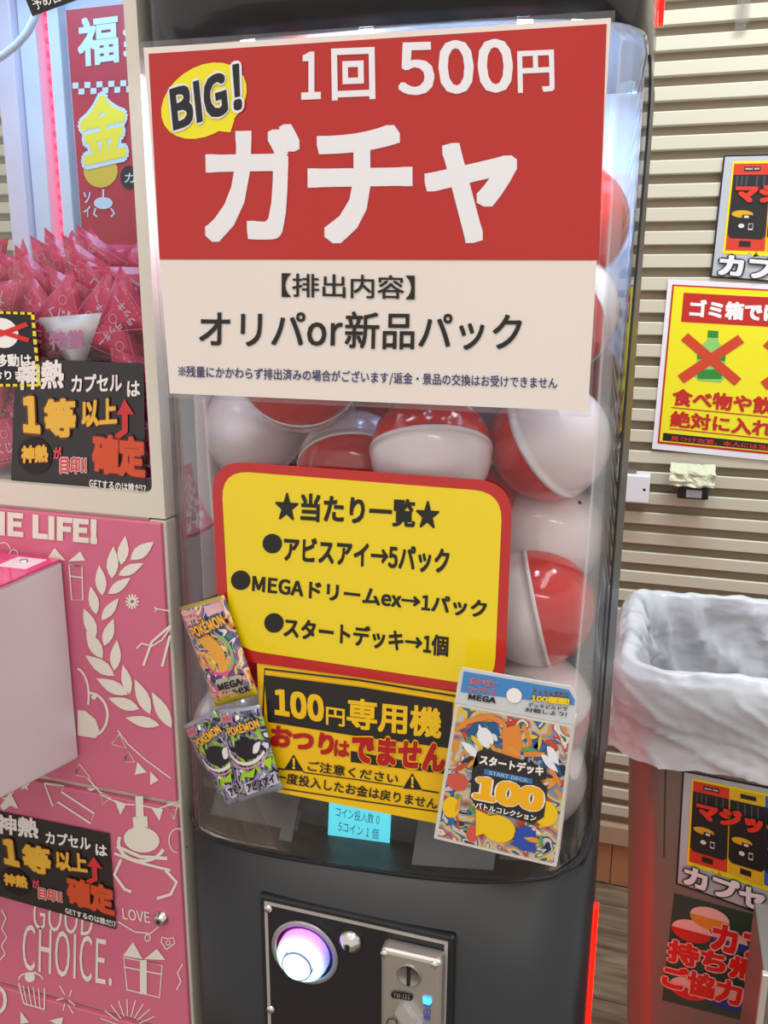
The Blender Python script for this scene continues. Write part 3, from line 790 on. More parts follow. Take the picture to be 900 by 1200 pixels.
art2 = artmat('deck_art', ['28384c', 'd8d0c4', '3a6aa0', 'e8c23c', 'c8c4cc', 'e09a3c', '7a96b8', 'c84a34', 'e6e2da', '4c7a58'], 48, .8, 7.7)
I = Ink(DF, art2, 1); I.poly([(.03, .225), (.975, .225), (.975, .98), (.03, .98)]); I.done('abstract_print', db)
I = Ink(DF, mat('e28a3a', .35), 3.1)
I.strip([(.04, .36), (.12, .30), (.3, .245), (.42, .27), (.48, .36)], .03); I.strip([(.58, .26), (.66, .35), (.62, .42), (.78, .40), (.95, .55)], .03); I.poly([(.42, .3), (.55, .26), (.6, .36), (.58, .52), (.46, .5)])
I.done('abstract_print', db)
I = Ink(DF, mat('2c5a8a', .35), 1.5); I.poly([(.07, .36), (.2, .29), (.36, .27), (.44, .38), (.3, .42)]); I.poly([(.66, .28), (.86, .36), (.96, .5), (.7, .44)]); I.done('abstract_print', db)
confetti(DF, db, ['e8e4ea', '3a6aa0', 'e8c23c', '28384c', 'c84a34', '7a96b8', '5c9a62', 'e09a3c'], 22, (.03, .225, .975, .98), .16, .035, 9, 1.05)
I = Ink(DF, mat('ecebf2', .35), 3.2); I.ell(.29, .37, .075, .05, rot=.4); I.leaf(.10, .42, .30, .50, .05); I.leaf(.22, .30, .27, .38, .03); I.leaf(.80, .35, .92, .44, .06); I.leaf(.76, .40, .92, .48, .05); I.done('abstract_print', db)
I = Ink(DF, mat('f2c41c', .35), 3.2); I.ell(.50, .86, .14, .075); I.ell(.10, .80, .07, .06); I.ell(.86, .72, .10, .07); I.poly([(.3, .78), (.42, .8), (.4, .9), (.33, .93)]); I.done('abstract_print', db)
I = Ink(DF, mat('2f4fa8', .35), 3.2); I.ell(.72, .88, .09, .07); I.poly([(.6, .93), (.8, .82), (.82, .95)]); I.done('abstract_print', db)
I = Ink(DF, mat('d05848', .35), 3.2); I.ell(.12, .65, .09, .05); I.ell(.30, .92, .05, .05); I.done('abstract_print', db)
dk = mat('1d1b1e', .4); rd2 = mat('d0303c', .4)
text(DF, 'ポケモン', (.09, .085), (.32, .075), (.085, .05), rd2, db, .04, 3, .04, WHITE)
text(DF, 'カードゲーム', (.09, .13), (.32, .12), (.09, .095), rd2, db, .03, 3, .04, WHITE)
text(DF, 'MEGA', (.10, .175), (.33, .17), (.10, .14), dk, db, .05, 3)
text(DF, 'デッキは全部で', (.62, .075), (.93, .065), (.62, .045), dk, db, .02, 3, .03, WHITE)
text(DF, '100種類!', (.62, .12), (.94, .105), (.62, .082), mat('f6d21c', .4), db, .05, 4, .05, mat('1f4f90', .4))
text(DF, 'デッキビルドで', (.60, .155), (.93, .14), (.60, .13), dk, db, .02, 3)
text(DF, '対戦しよう!', (.58, .185), (.93, .17), (.58, .16), dk, db, .02, 3)
I = Ink(DF, mat('2b2a2c', .4), 4.2)
I.poly([(.24, .46), (.30, .43), (.82, .47), (.83, .53), (.78, .545), (.85, .58), (.85, .74), (.77, .79), (.30, .77), (.24, .72), (.22, .56), (.26, .53)]); I.done('title_plate', db)
text(DF, 'スタートデッキ', (.27, .525), (.80, .52), (.27, .468), mat('f4efe6', .4), db, .045, 5.4)
I = Ink(DF, mat('3a78b0', .4), 4.8); I.poly([(.32, .545), (.72, .545), (.72, .575), (.32, .575)]); I.done('title_plate', db)
text(DF, 'START DECK', (.36, .571), (.68, .571), (.36, .55), mat('b8cfe6', .4), db, .01, 5.8)
text(DF, '100', (.26, .725), (.83, .72), (.26, .59), mat('f5b41c', .3), db, .07, 5.8, .05, mat('f6efe0', .4))
text(DF, 'バトルコレクション', (.29, .775), (.79, .775), (.29, .74), mat('f4efe6', .4), db, .03, 5.6)
exec_after = []
# ================================================================== CRANE GAME ON THE LEFT
YL = .778
XR = -.478
cg = thing('crane_game', 'cream framed crane game cabinet with pink printed lower panels, left of the capsule machine', 'arcade machine', (-.8, 1.0, 0))
CRM = mat('d9d2c4', .4, key='cream_paint', var=.02, scale=3)
LF = plane_map(YL - .0045)
zo = at(90, 572, YL).z       # lower edge of the glass opening
zr = at(90, 599, YL).z       # seam under the rail
xo = at(168, 400, YL).x      # right edge of the opening
XL = -1.15; YBK = 1.12
bm = bmesh.new()
xi = xo
# stile and rail as one bent frame with a rounded inner corner
r_ = .010
inner = [(xi, 1.85)] + [(xi - r_ * (1 - math.cos(t)), zo + r_ * (1 - math.sin(t))) for t in [math.pi / 2 * k / 6 for k in range(7)]] + [(XL + .03, zo)]
outer = [(XR, 1.85), (XR, zr), (XL, zr), (XL, 1.85), (XL + .03, 1.85)]
pr_(bm, [Vector((x, YL, z)) for x, z in inner + outer[:0] + [(XL + .03, 1.85), (XL, 1.85), (XL, zr), (XR, zr), (XR, 1.85)]], .03)
fin('front_frame', bm, CRM, cg)
box('side_panel', XR - .012, XR, YL + .031, 1.16, 0, 1.85, CRM, cg)
box('corner_post', XR - .02, XR - .0005, YL + .001, YL + .03, 0, zr - .002, CRM, cg, .002)
for px, py in ((203, 497), (219, 993), (216, 735)):
    p = atx(px, py, XR + .0005); lathe('screw', [(0, .0006), (.0012, .0005), (.0014, 0)], (XR, max(p.y, .783), p.z), (1, 0, 0), mat('6d665a', .4, metal=.5), cg, 10)
box('front_glass', XL + .03, xi, YL + .012, YL + .016, zo, 1.85, GLASS, cg)
PINK = mat('d36c89', .34, coat=.25, key='pink_panel')
zp = [(at(90, 603, YL).z, at(100, 917, YL).z), (at(100, 925, YL).z, at(100, 1174, YL).z), (at(100, 1181, YL).z, .30)]
xp = XR - .0035
for a, b in zp:
    box('front_panel', XL, xp, YL - .004, YL + .03, b, a, PINK, cg, .0015)
box('panel_edge', XL, XR - .0215, YL + .004, YL + .03, .05, zr - .001, CRM, cg)
box('inner_deck', XL + .02, XR - .013, YL + .03, YBK, zo - .02, zo - .002, mat('cfc9c4', .5), cg)
# interior back: posts, panels, LED strip
IB = YBK
def backx(px, py=150): return at(px, py, IB).x
bl_ = mat('d5dcea', .45, key='inner_panel')
box('rear_post', backx(19), backx(40), IB - .03, IB + .02, zo, 1.85, mat('d9d2e4', .4), cg, .002)
box('rear_post', backx(41), backx(60), IB - .018, IB + .02, zo, 1.85, bl_, cg, .002)
box('rear_channel', backx(73), backx(86), IB - .016, IB + .02, zo, 1.85, bl_, cg, .002)
box('rear_wall', backx(60), XR - .013, IB, IB + .02, zo, 1.85, bl_, cg)
box('rear_glass', XL + .02, backx(19), IB, IB + .004, zo, 1.85, GLASS, cg)
box('top_panel', XL, XR, YL + .031, 1.16, 1.85, 1.87, CRM, cg)
ls = box('light_strip_base', backx(62), backx(72), IB - .004, IB, zo, 1.84, mat('ff5a78', .4, emit=1.1, key='pink_strip'), cg)
xs = (backx(62) + backx(72)) / 2; nled = 0
for i in range(42):
    z = 1.80 - i * .0165
    if z < zo: break
    lathe('diode', [(.0045, 0), (.004, .002), (0, .003)], (xs, IB - .004, z), (0, -1, 0), mat('ff2f55', .4, emit=1.6, key='pink_diode'), cg, 8)
area('cabinet_led_light', (-.72, .93, 1.80), (0, 0, 0), .3, .2, 1.5, (.36, .64, 1))
# vertical banner inside
bnF = plane_map(IB - .022)
bn = thing('banner', 'red vertical paper banner with white and gold brush characters inside the crane game', 'banner', tuple(at(115, 270, IB - .022)))
sheet(bnF, [(77, 12), (170, 2), (180, 300), (98, 300)], mat('b7293c', .45, var=.12, scale=12, key='banner_red'), bn, 'paper', 2, 2, .001)
bw = mat('c7dcea', .5)
text(bnF, '福', (92, 79), (140, 73), (90, 22), bw, bn, .03, 2)
text(bnF, '袋', (144, 74), (190, 70), (144, 22), bw, bn, .03, 2)
I = Ink(bnF, bw, 2)
for r0 in range(2):
    for c0 in range(6):
        x = 85 + c0 * 14 + r0 * 7; y = 97 - c0 * .7 + r0 * 7; I.poly([(x, y), (x + 7, y - .3), (x + 7, y + 6.5), (x, y + 7)])
I.done('check_pattern', bn)
text(bnF, '金', (97, 195), (150, 183), (92, 118), mat('f0de3c', .4), bn, .04, 4, .07, bw)
I = Ink(bnF, mat('d8b83a', .35), 2); I.ell(118, 200, 20, 20); I.done('gold_ball_print', bn)
I = Ink(bnF, bw, 2); I.ell(121, 238, 11, 7); I.strip([(121, 222), (121, 234)], 2); I.strip([(112, 244), (110, 251), (114, 254)], 2); I.strip([(130, 244), (134, 250), (130, 254)], 2); I.done('claw_print', bn)
I = Ink(bnF, BLACK, 2); I.ell(151, 208, 10, 14); I.done('black_dot_print', bn)
text(bnF, 'ガ', (146, 214), (160, 214), (146, 202), bw, bn, .01, 3)
for ch, yy in (('ソ', 238), ('イ', 254)): text(bnF, ch, (98, yy), (106, yy), (98, yy - 13), bw, bn, .02, 2)
# hose / tube
hp = [at(*p, .98) for p in ((-40, 82), (-15, 76), (5, 64), (20, 52), (32, 38), (40, 22), (46, 4), (50, -20))]
tag(tube('bent_tube', hp, .0045, mat('ccd6e6', .3, coat=.4), None), 'white bent tube at the top left inside the crane game', 'tube')
# ------------------------------------------------------------------ lottery packets
pm = mat('d81c56', .33, coat=.35, var=.12, scale=60, key='pink_packet'); pw = mat('e6b6cc', .4)
def packet_mesh():
    s = .039; bm = bmesh.new(); rows = 5
    tri = [Vector((0, 0, s * 1.15)), Vector((-s, 0, -s * .62)), Vector((s, 0, -s * .62))]
    def surfp(a, b, c): return tri[0] * a + tri[1] * b + tri[2] * c
    for sg_ in (-1, 1):
        V = {}
        for i in range(rows + 1):
            for j in range(rows + 1 - i):
                a, b = i / rows, j / rows; c = 1 - a - b
                p = surfp(a, b, c); p.y += sg_ * .006 * (27 * a * b * c) ** .45 if min(a, b, c) > 0 else 0
                V[i, j] = bm.verts.new(p)
        for i in range(rows):
            for j in range(rows - i):
                bm.faces.new((V[i, j], V[i + 1, j], V[i, j + 1]))
                if j < rows - i - 1: bm.faces.new((V[i + 1, j], V[i + 1, j + 1], V[i, j + 1]))
    bmesh.ops.remove_doubles(bm, verts=bm.verts[:], dist=1e-5)
    bmesh.ops.recalc_face_normals(bm, faces=bm.faces)
    me = bpy.data.meshes.new('packet'); bm.to_mesh(me); bm.free()
    for p in me.polygons: p.use_smooth = True
    return me
pk_pink = packet_mesh(); pk_pink.materials.append(pm)
pk_white = packet_mesh(); pk_white.materials.append(mat('e9e2e4', .4))
def flatF(a, b, l=0): return Vector((a, -.0064 - l * .0003, b))
def pmesh(kind):
    I = Ink(flatF, pw, 0)
    if kind == 0:
        o = text_now(flatF, 'ラッキー', (-.017, -.009), (.017, -.009), (-.017, .001), pw, None, .03, 0)
        I.ring(.0, .012, .0045, .0045, .0007)
    else:
        o = text_now(flatF, 'くじ', (-.013, -.009), (.006, -.009), (-.013, .003), pw, None, .03, 0); I.poly([(.008, -.008), (.0115, -.008), (.0115, .003), (.008, .003)])
        I.ring(.0, .012, .0045, .0045, .0007)
    I.loop([(0, .038), (-.031, -.019), (.031, -.019)], .0006)
    for x in range(-4, 5): I.poly([(x * .0055, -.0155), (x * .0055 + .0011, -.0155), (x * .0055 + .0011, -.0144), (x * .0055, -.0144)])
    m1 = I.done('x', None); me = bpy.data.meshes.new('print'); bm = bmesh.new(); bm.from_mesh(o.data); bm.from_mesh(m1.data); bm.to_mesh(me); bm.free()
    me.materials.append(pw); bpy.data.objects.remove(o); bpy.data.objects.remove(m1); return me
prt = [0, 1]; LATE = []
GP = 'pink lottery packets heaped in the crane game'
def packet(p, rot, white=False, lab=None):
    o = bpy.data.objects.new('lottery_packet', pk_white if white else pk_pink); COL.objects.link(o)
    o.location = p; o.rotation_euler = rot
    tag(o, lab or 'pink triangular lottery packet in the heap behind the crane game glass', 'packet', None if lab else GP)
    if not white:
        LATE.append((o, rnd.choice(prt)))
    return o
xb = xi - .034
for layer in range(3):
    for r0 in range(7):
        z = zo + .028 + r0 * .040 + (.015 if layer % 2 else 0)
        for c0 in range(8):
            x = xb - c0 * .042 - (.021 if (r0 + layer) % 2 else 0) + rnd.uniform(-.008, .008)
            zz = z + rnd.uniform(-.010, .010)
            if x < -.84 or zz > 1.40: continue
            packet((x, .812 + layer * .026 + (c0 % 2) * .011 + rnd.uniform(-.005, .005), zz), (rnd.uniform(-.10, .16), rnd.choice((0, 2.09, 4.19, 1.05, 3.1, 5.2)) + rnd.uniform(-.5, .5), rnd.uniform(-.22, .22)))
for i in range(24):
    packet((rnd.uniform(-.80, xb), rnd.uniform(.85, .99), 1.415 + rnd.uniform(-.008, .012)), (rnd.uniform(-.35, .2), rnd.uniform(-3, 3), rnd.uniform(-.4, .4)))
pwp = at(78, 398, .796)
t = packet((pwp.x, .8065, pwp.z), (0, math.pi, 0), True, 'white and pink special prize packet pressed flat against the crane game glass')
t.rotation_euler = (0, math.pi - .08, 0)
tF = lambda a, b, l=0: at(a, b, .7965 - l * LAY)
white_packet = t
# ------------------------------------------------------------------ stickers on crane game
gold = mat('e8b437', .35, coat=.3); orr = mat('d2502a', .35); bkp = mat('231f20', .38, coat=.3)
def hot_sticker(F, q, label):
    """q(u, v) in 0..1 space"""
    t = thing('sticker', label, 'sticker', tuple(F(.5, 1)))
    sheet(F, [(0, 0), (1, 0), (1, 1), (0, 1)], bkp, t, 'sheet', 2, 2, .0005)
    wv = mat('efe8e4', .4)
    text(F, '神熱', (.02, .26), (.38, .22), (.02, .03), wv, t, .036, 2)
    text(F, 'カプセル', (.44, .25), (.83, .22), (.44, .11), wv, t, .03, 2)
    text(F, 'は', (.87, .26), (.97, .25), (.87, .14), wv, t, .03, 2)
    text(F, '1', (.08, .60), (.21, .60), (.06, .30), gold, t, .06, 4, .05, mat('7a3a1c', .4))
    text(F, '等', (.24, .63), (.48, .60), (.23, .32), gold, t, .05, 4, .05, mat('7a3a1c', .4))
    text(F, '以上', (.52, .52), (.79, .48), (.52, .31), gold, t, .04, 4, .05, mat('7a3a1c', .4))
    I = Ink(F, mat('d03030', .4), 3); I.strip([(.78, .58), (.85, .52), (.85, .38)], .045); I.poly([(.79, .40), (.85, .28), (.92, .39)]); I.done('arrow', t)
    text(F, '確定', (.60, .87), (1.0, .87), (.60, .56), orr, t, .06, 4, .05, mat('5a1a12', .4))
    I = Ink(F, mat('0c0a0a', .4), 2); I.ell(.17, .78, .13, .15); I.done('dark_disc', t)
    text(F, '神熱', (.07, .85), (.27, .82), (.07, .71), gold, t, .05, 4, .04, orr)
    text(F, 'が', (.31, .79), (.37, .79), (.31, .69), mat('e04850', .4), t, .04, 3)
    text(F, '目印!!', (.36, .90), (.56, .88), (.36, .77), mat('e04850', .4), t, .04, 3, .05, wv)
    text(F, 'GETするのは誰だ!?', (.58, .985), (1.0, .985), (.58, .915), wv, t, .02, 3)
    return t
sf1 = quad_map(plane_map(YL + .010), [(18, 420), (168, 426), (171, 581), (13, 563)], 0)
hot_sticker(sf1, None, 'black sticker with gold and orange characters stuck on the crane game glass')
sf2 = quad_map(plane_map(YL - .006), [(-7, 950), (128, 977), (136, 1089), (-5, 1049)], 0)
hot_sticker(sf2, None, 'black sticker with gold and orange characters on the pink lower panel, above CHOICE')
# striped border warning sticker, on the glass at the left edge
wF = quad_map(plane_map(YL + .0095), [(-75, 362), (40, 366), (48, 453), (-67, 453)], 0)
ws = thing('sticker', 'black sticker with dashed yellow border and red cross at the far left', 'sticker', tuple(wF(.5, 1)))
sheet(wF, [(0, 0), (1, 0), (1, 1), (0, 1)], BLACK, ws, 'sheet', 2, 2, .0005)
I = Ink(wF, mat('f0d820', .4), 1)
for i in range(14):
    u = i / 14; I.poly([(u, 0), (u + .045, 0), (u + .045, .035), (u, .035)]); I.poly([(u, .965), (u + .045, .965), (u + .045, 1), (u, 1)])
for i in range(9):
    v = i / 9 + .03; I.poly([(.965, v), (1, v), (1, v + .07), (.965, v + .07)])
I.done('dashed_border', ws)
I = Ink(wF, WHITE, 1); I.ell(.66, .29, .16, .20); I.done('white_disc_print', ws)
I = Ink(wF, mat('d8231c', .4), 2); I.seg([(.45, .20), (.92, .38)], .06); I.seg([(.45, .40), (.92, .16)], .06); I.done('cross_print', ws)
text(wF, '景品の移動は', (.18, .75), (.93, .73), (.18, .58), WHITE, ws, .03, 2)
text(wF, '禁止しております', (.06, .92), (.95, .91), (.06, .79), WHITE, ws, .03, 2)
# tilted sticker at the top
tF2 = quad_map(plane_map(YL + .0095), [(10, -50), (200, -95), (212, -45), (38, 19)], 0)
ts = thing('sticker', 'black sticker with small white print at the top of the crane game glass', 'sticker', tuple(tF2(.5, 1)))
sheet(tF2, [(0, 0), (1, 0), (1, 1), (0, 1)], BLACK, ts, 'sheet', 2, 2, .0005)
text(tF2, '予め自己責任の上ご利用ください', (.03, .93), (.95, .93), (.03, .74), WHITE, ts, .01, 2)
# ------------------------------------------------------------------ printed drawings on the pink panels
PWt = mat('e9e2d6', .4, key='cream_print')
I = Ink(LF, PWt, 1)
for l in [(142, 662, 147, 628, 13), (153, 656, 180, 635, 15), (131, 678, 133, 640, 14), (139, 674, 168, 660, 12), (120, 698, 116, 662, 13), (127, 696, 153, 677, 12),
          (113, 720, 106, 687, 12), (119, 727, 139, 701, 12), (112, 747, 98, 713, 14), (122, 757, 133, 725, 13), (120, 772, 101, 739, 15), (134, 786, 137, 750, 13),
          (134, 792, 100, 768, 15), (150, 814, 113, 795, 15), (152, 814, 144, 779, 12), (163, 831, 127, 818, 14), (176, 837, 158, 796, 15), (187, 850, 147, 841, 13), (201, 853, 178, 811, 15)]:
    I.leaf(*l)
I.done('laurel_print', cg)
for k_ in range(12):
    a = k_ * math.pi / 6; I.strip([(155 + 2 * math.cos(a), 705 + 2 * math.sin(a)), (155 + 8 * math.cos(a), 705 + 9 * math.sin(a))], 2.2)
I.done('flower_print', cg); I.ell(110, 817, 3); I.done('dot_print', cg)
I = Ink(LF, PWt, 1)
I.poly([(55, 655), (64, 642), (77, 657)]); I.poly([(80, 658), (94, 646), (100, 657)]); I.loop([(81, 662), (96, 664), (97, 703), (84, 703)], 1.6); I.strip([(81, 675), (96, 677)], 1.6)
I.done('gift_print', cg)
I.ring(4, 645, 8, 9, 1.2, a0=180, a1=350); I.ring(16, 650, 5, 6, 1.2, a0=180, a1=360)
I.done('cloud_print', cg)
I.strip([(160, 760), (166, 754), (178, 757), (190, 750), (200, 735)], 2); I.strip([(168, 780), (178, 752), (200, 733)], 3); I.strip([(190, 781), (199, 745)], 3)
I.done('letter_print', cg)
I.strip([(181, 713), (199, 716)], 1.5); I.strip([(181, 711), (184, 714), (181, 717)], 1.2)
I.done('arrow_print', cg)
I.ring(88, 815, 16, 32, 2.5, a0=-80, a1=20); I.ring(104, 838, 22, 26, 3, a0=-90, a1=60); I.poly([(91, 832), (100, 833), (112, 843), (117, 858), (112, 865), (91, 862)])
I.done('cloud_print', cg)
I.strip([(138, 856), (150, 872), (170, 890), (200, 912)], 1.5)
I.loop([(140, 860), (131, 872), (148, 877)], 1.3); I.loop([(150, 880), (145, 893), (158, 893)], 1.3); I.poly([(161, 893), (158, 908), (172, 905)]); I.poly([(176, 904), (176, 920), (186, 914)])
I.loop([(93, 895), (88, 908), (106, 912)], 1.3)
I.done('bunting_print', cg)
text(LF, 'TIME LIFE!', (-52, 623), (114, 638), (-52, 594), PWt, cg, .06, 1)
I = Ink(LF, PWt, 1)
# second panel
st = []
for k_ in range(10):
    a = math.pi / 5 * k_ - math.pi / 2; rr = 7 if k_ % 2 == 0 else 3; st.append((29 + rr * math.cos(a), 920.5 + rr * math.sin(a)))
I.poly(st); I.done('star_print', cg)
I.loop([(52, 918), (75, 921), (72, 928), (110, 953), (106, 965), (68, 940), (62, 945)], 2.2)
I.done('arrow_print', cg)
I.poly([(0, 945), (12, 928), (22, 948), (12, 944), (4, 950)])
I.ring(-4, 925, 20, 12, 1.5, a0=-60, a1=70)
I.done('rosette_print', cg)
I.strip([(103, 912), (120, 932), (140, 942), (158, 943)], 1.6); I.strip([(166, 944), (185, 948), (206, 940)], 1.6)
I.poly([(102, 924), (106, 927), (113, 924)]); I.loop([(118, 928), (120, 943), (130, 935)], 1.4); I.poly([(134, 937), (141, 955), (148, 942)]); I.poly([(177, 946), (187, 962), (191, 948)]); I.loop([(197, 944), (204, 960), (208, 944)], 1.4)
I.done('bunting_print', cg)
I.strip([(163, 933), (164, 957)], 9); I.strip([(164, 957), (165, 970)], 17)
I.ell(166, 984, 21, 15, rot=.15)
I.ring(166, 988, 27, 21, 4, a0=20, a1=200); I.strip([(137, 992), (165, 1004), (196, 1006)], 4); I.strip([(134, 1000), (160, 1010), (200, 1020)], 3)
I.strip([(142, 1007), (134, 1025), (146, 1042), (154, 1045)], 3.5); I.strip([(194, 1020), (207, 1034), (200, 1048), (184, 1053)], 3.5)
I.ring(208, 985, 10, 14, 1.2, a0=90, a1=300)
I.done('claw_print', cg)
I.strip([(138, 1080), (158, 1092), (176, 1094), (186, 1086)], 1.5); I.ring(173, 1099, 3, 4, 1.2)
I.strip([(195, 1113), (189, 1104), (190, 1098), (196, 1100), (203, 1099), (205, 1105), (195, 1113)], 1.4); I.ring(197, 1105, 2.5, 2.5, 1)
I.done('heart_print', cg)
I.loop([(145, 1122), (190, 1131), (187, 1169), (149, 1160)], 1.7); I.strip([(168, 1125), (168, 1165)], 8); I.poly([(144, 1120), (156, 1104), (167, 1124)]); I.poly([(169, 1124), (184, 1112), (194, 1125)]); I.strip([(145, 1133), (190, 1142)], 1.5)
I.done('gift_print', cg)
I.strip([(207, 1160), (212, 1150), (208, 1140), (214, 1130)], 1.5); I.strip([(0, 1125), (6, 1118), (2, 1108), (8, 1098), (2, 1088), (7, 1076), (2, 1066)], 1.5)
I.done('script_print', cg)
I.ring(36, 1148, 14, 8, 1.6, a0=180, a1=360); I.ell(35, 1145, 6); I.strip([(36, 1141), (42, 1139)], 1.5); I.strip([(22, 1152), (28, 1176)], 1.5); I.strip([(28, 1176), (52, 1183)], 1.5); I.strip([(52, 1158), (52, 1183)], 1.5)
for k_ in range(4): I.strip([(27 + k_ * 6, 1155 + k_), (32 + k_ * 5, 1178 + k_)], 1.2)
I.done('cupcake_print', cg)
for a, b, c, d in ((70, 1155, 76, 1166), (80, 1172, 88, 1178), (66, 1172, 75, 1170), (80, 1178, 86, 1188), (76, 1176, 74, 1184), (81, 1168, 84, 1160)): I.strip([(a, b), (c, d)], 1.3)
for k_ in range(9):
    a = math.radians(200 + k_ * 17); I.strip([(150 + 14 * math.cos(a), 1205 + 14 * math.sin(a)), (150 + 34 * math.cos(a), 1205 + 34 * math.sin(a))], 1.2)
I.ring(-2, 1172, 8, 14, 4, a0=-90, a1=90); I.poly([(24, 1200), (24, 1185), (34, 1198)]); I.poly([(58, 1196), (74, 1192), (72, 1204)])
I.done('doodle_print', cg)
text(LF, 'GOOD', (38, 1088), (108, 1098), (40, 1050), PWt, cg, 0, 1)
text(LF, 'CHOICE.', (26, 1136), (131, 1156), (27, 1082), PWt, cg, 0, 1)
text(LF, 'LOVE', (144, 1077), (176, 1082), (143, 1064), PWt, cg, .01, 1)
kq = at(190, 1075, YL - .004)
lathe('lock', [(.0085, 0), (.0085, .002), (.007, .003), (.006, .008), (.005, .0085), (0, .0085)], kq, (0, -1, 0), cm, cg, 24)
lathe('key_slot', [(.0025, 0), (.0025, .0005), (0, .0006)], kq + Vector((0, -.0085, 0)), (0, -1, 0), BLACK, cg, 12)
# ------------------------------------------------------------------ white front box with pink top
bx = thing('control_box', 'white plastic box with a bright pink checked top sticking out of the crane game', 'control box', (-.75, .66, .9))
XB = -.602; zt = atx(78, 654, XB).z; zb0 = atx(92, 885, XB).z
y0_ = .60
bm = bmesh.new()
BM_ = mat('d5cbd0', .3, coat=.2, key='white_plastic')
prof = [(YL - .006, zb0 - .005), (YL - .006, zt), (y0_, zt - .003), (y0_ - .03, zt - .02), (y0_ - .03, zb0 + .05), (y0_, zb0 + .025)]
A = [[bm.verts.new((x, y, z)) for y, z in prof] for x in (-1.05, XB)]
for i in range(6): bm.faces.new((A[0][i], A[1][i], A[1][(i + 1) % 6], A[0][(i + 1) % 6]))
bm.faces.new(A[0]); bm.faces.new(A[1][::-1])
bmesh.ops.bevel(bm, geom=bm.edges[:], offset=.003, segments=2, affect='EDGES')
fin('shell', bm, BM_, bx)
zz = zt + .0015
pk1 = mat('e03d82', .25, coat=.5); pk2 = mat('f4e6ec', .25, coat=.5)
box('top_plate', -1.04, XB - .001, y0_ + .002, YL - .008, zt - .001, zz, pk1, bx)
bm = bmesh.new()
for i in range(9):
    for j in range(4):
        if (i + j) % 2: continue
        xa_ = XB - .012 - i * .038; ya = YL - .016 - j * .036
        addbox(bm, xa_ - .036, xa_, ya - .034, ya, zz, zz + .0004)
fin('check_pattern', bm, pk2, bx)
lathe('top_ring', [(.022, 0), (.022, .0012), (.034, .0012), (.034, 0)], (XB - .075, .69, zz + .0004), (0, 0, 1), pk2, bx, 32)
lathe('joystick_base', [(.02, 0), (.02, .004), (.012, .008), (0, .009)], (XB - .075, .69, zz + .0004), (0, 0, 1), mat('b7a8b0', .3, metal=.4), bx, 24)
lathe('screw', [(.0045, 0), (.004, .002), (0, .003)], (XB - .03, YL - .03, zz + .0004), (0, 0, 1), cm, bx, 14)
# ================================================================== THINGS ON THE SHUTTER WALL
WY = 1.967
def machine_print(F, t, txtsize=1):
    """printed picture of two capsule machines and headline, in 0..1 coordinates"""
    ye = mat('f2dc1c', .4); rr = mat('d63a24', .4); kk = mat('242120', .4)
    I = Ink(F, ye, 2); I.poly([(.17, .05), (1.9, .05), (1.9, .80), (.75, .80), (.70, .765), (.66, .81), (.60, .78), (.55, .80), (.16, .80)]); I.done('yellow_outline_print', t)
    I = Ink(F, rr, 3); I.poly([(.20, .07), (.84, .07), (.84, .76), (.20, .77)]); I.done('machine_print', t)
    I = Ink(F, mat('e0b422', .4), 3); I.poly([(.86, .07), (1.45, .07), (1.45, .78), (.86, .76)]); I.done('machine_print', t)
    I = Ink(F, mat('3a62b8', .4), 3); I.poly([(1.47, .07), (1.9, .07), (1.9, .78), (1.47, .76)]); I.done('machine_print', t)
    I = Ink(F, kk, 4)
    for x in (0, .65, 1.28): I.poly([(.205 + x, .16), (.83 + x, .16), (.83 + x, .64), (.77 + x, .67), (.26 + x, .67), (.205 + x, .64)]); I.poly([(.41 + x, .69), (.60 + x, .69), (.60 + x, .735), (.41 + x, .735)]); I.poly([(.38 + x, .095), (.66 + x, .095), (.66 + x, .13), (.38 + x, .13)])
    I.done('dark_print', t)
    I = Ink(F, mat('4a4a52', .35), 4.5)
    for x in (.26, .34, .42, .6, .72, .98, 1.1, 1.22, 1.33): I.poly([(x, .17), (x + .03, .17), (x + .03, .27), (x, .25)])
    I.done('sheen_print', t)
    I = Ink(F, mat('d9a420', .4), 5)
    for x in (.42, 1.08, 1.7): I.ell(x, .475, .18, .03, rot=.0)
    I.done('tray_print', t)
    I = Ink(F, kk, 6)
    for x in (.50, 1.16, 1.78): I.poly([(x - .08, .48), (x + .08, .48), (x + .08, .525), (x - .08, .525)])
    I.done('dark_print', t)
    I = Ink(F, mat('dcd8d8', .4), 7)
    for x in (.50, 1.16, 1.78): I.poly([(x - .045, .487), (x + .03, .487), (x + .03, .505), (x - .045, .505)]); I.ell(x - .08, .57, .05, .018)
    for x in (.50, 1.16, 1.78): I.loop([(x + .04, .55), (x + .11, .55), (x + .11, .595), (x + .04, .595)], .012)
    I.done('white_detail_print', t)
    text(F, 'MAGIC BOX', (.40, .12), (.64, .12), (.40, .105), WHITE, t, .02, 6)
    text(F, 'マジック', (.27, .385), (1.85, .385), (.27, .235), mat('e03422', .4), t, .06, 8, .05, kk)
    text(F, 'カプセル', (.12, .975), (2.0, .985), (.12, .80), mat('e9e6ea', .4), t, .05, 8, .07, kk)
def wposter(Y, q, label):
    F = quad_map(plane_map(Y) if not callable(Y) else Y, q, 0)
    t = thing('poster', label, 'poster', tuple(F(.5, 1)))
    sheet(F, [(0, 0), (2.2, 0), (2.2, 1), (0, 1)], BLACK, t, 'border', 4, 2, .0008)
    sheet(F, [(.03, .012), (2.17, .012), (2.17, .985), (.03, .985)], mat('b9bcc2', .3, coat=.4, bump=.25, scale=25, var=.1, key='silver_sheet'), t, 'sheet', 4, 2, .0003, 1)
    machine_print(F, t); return t
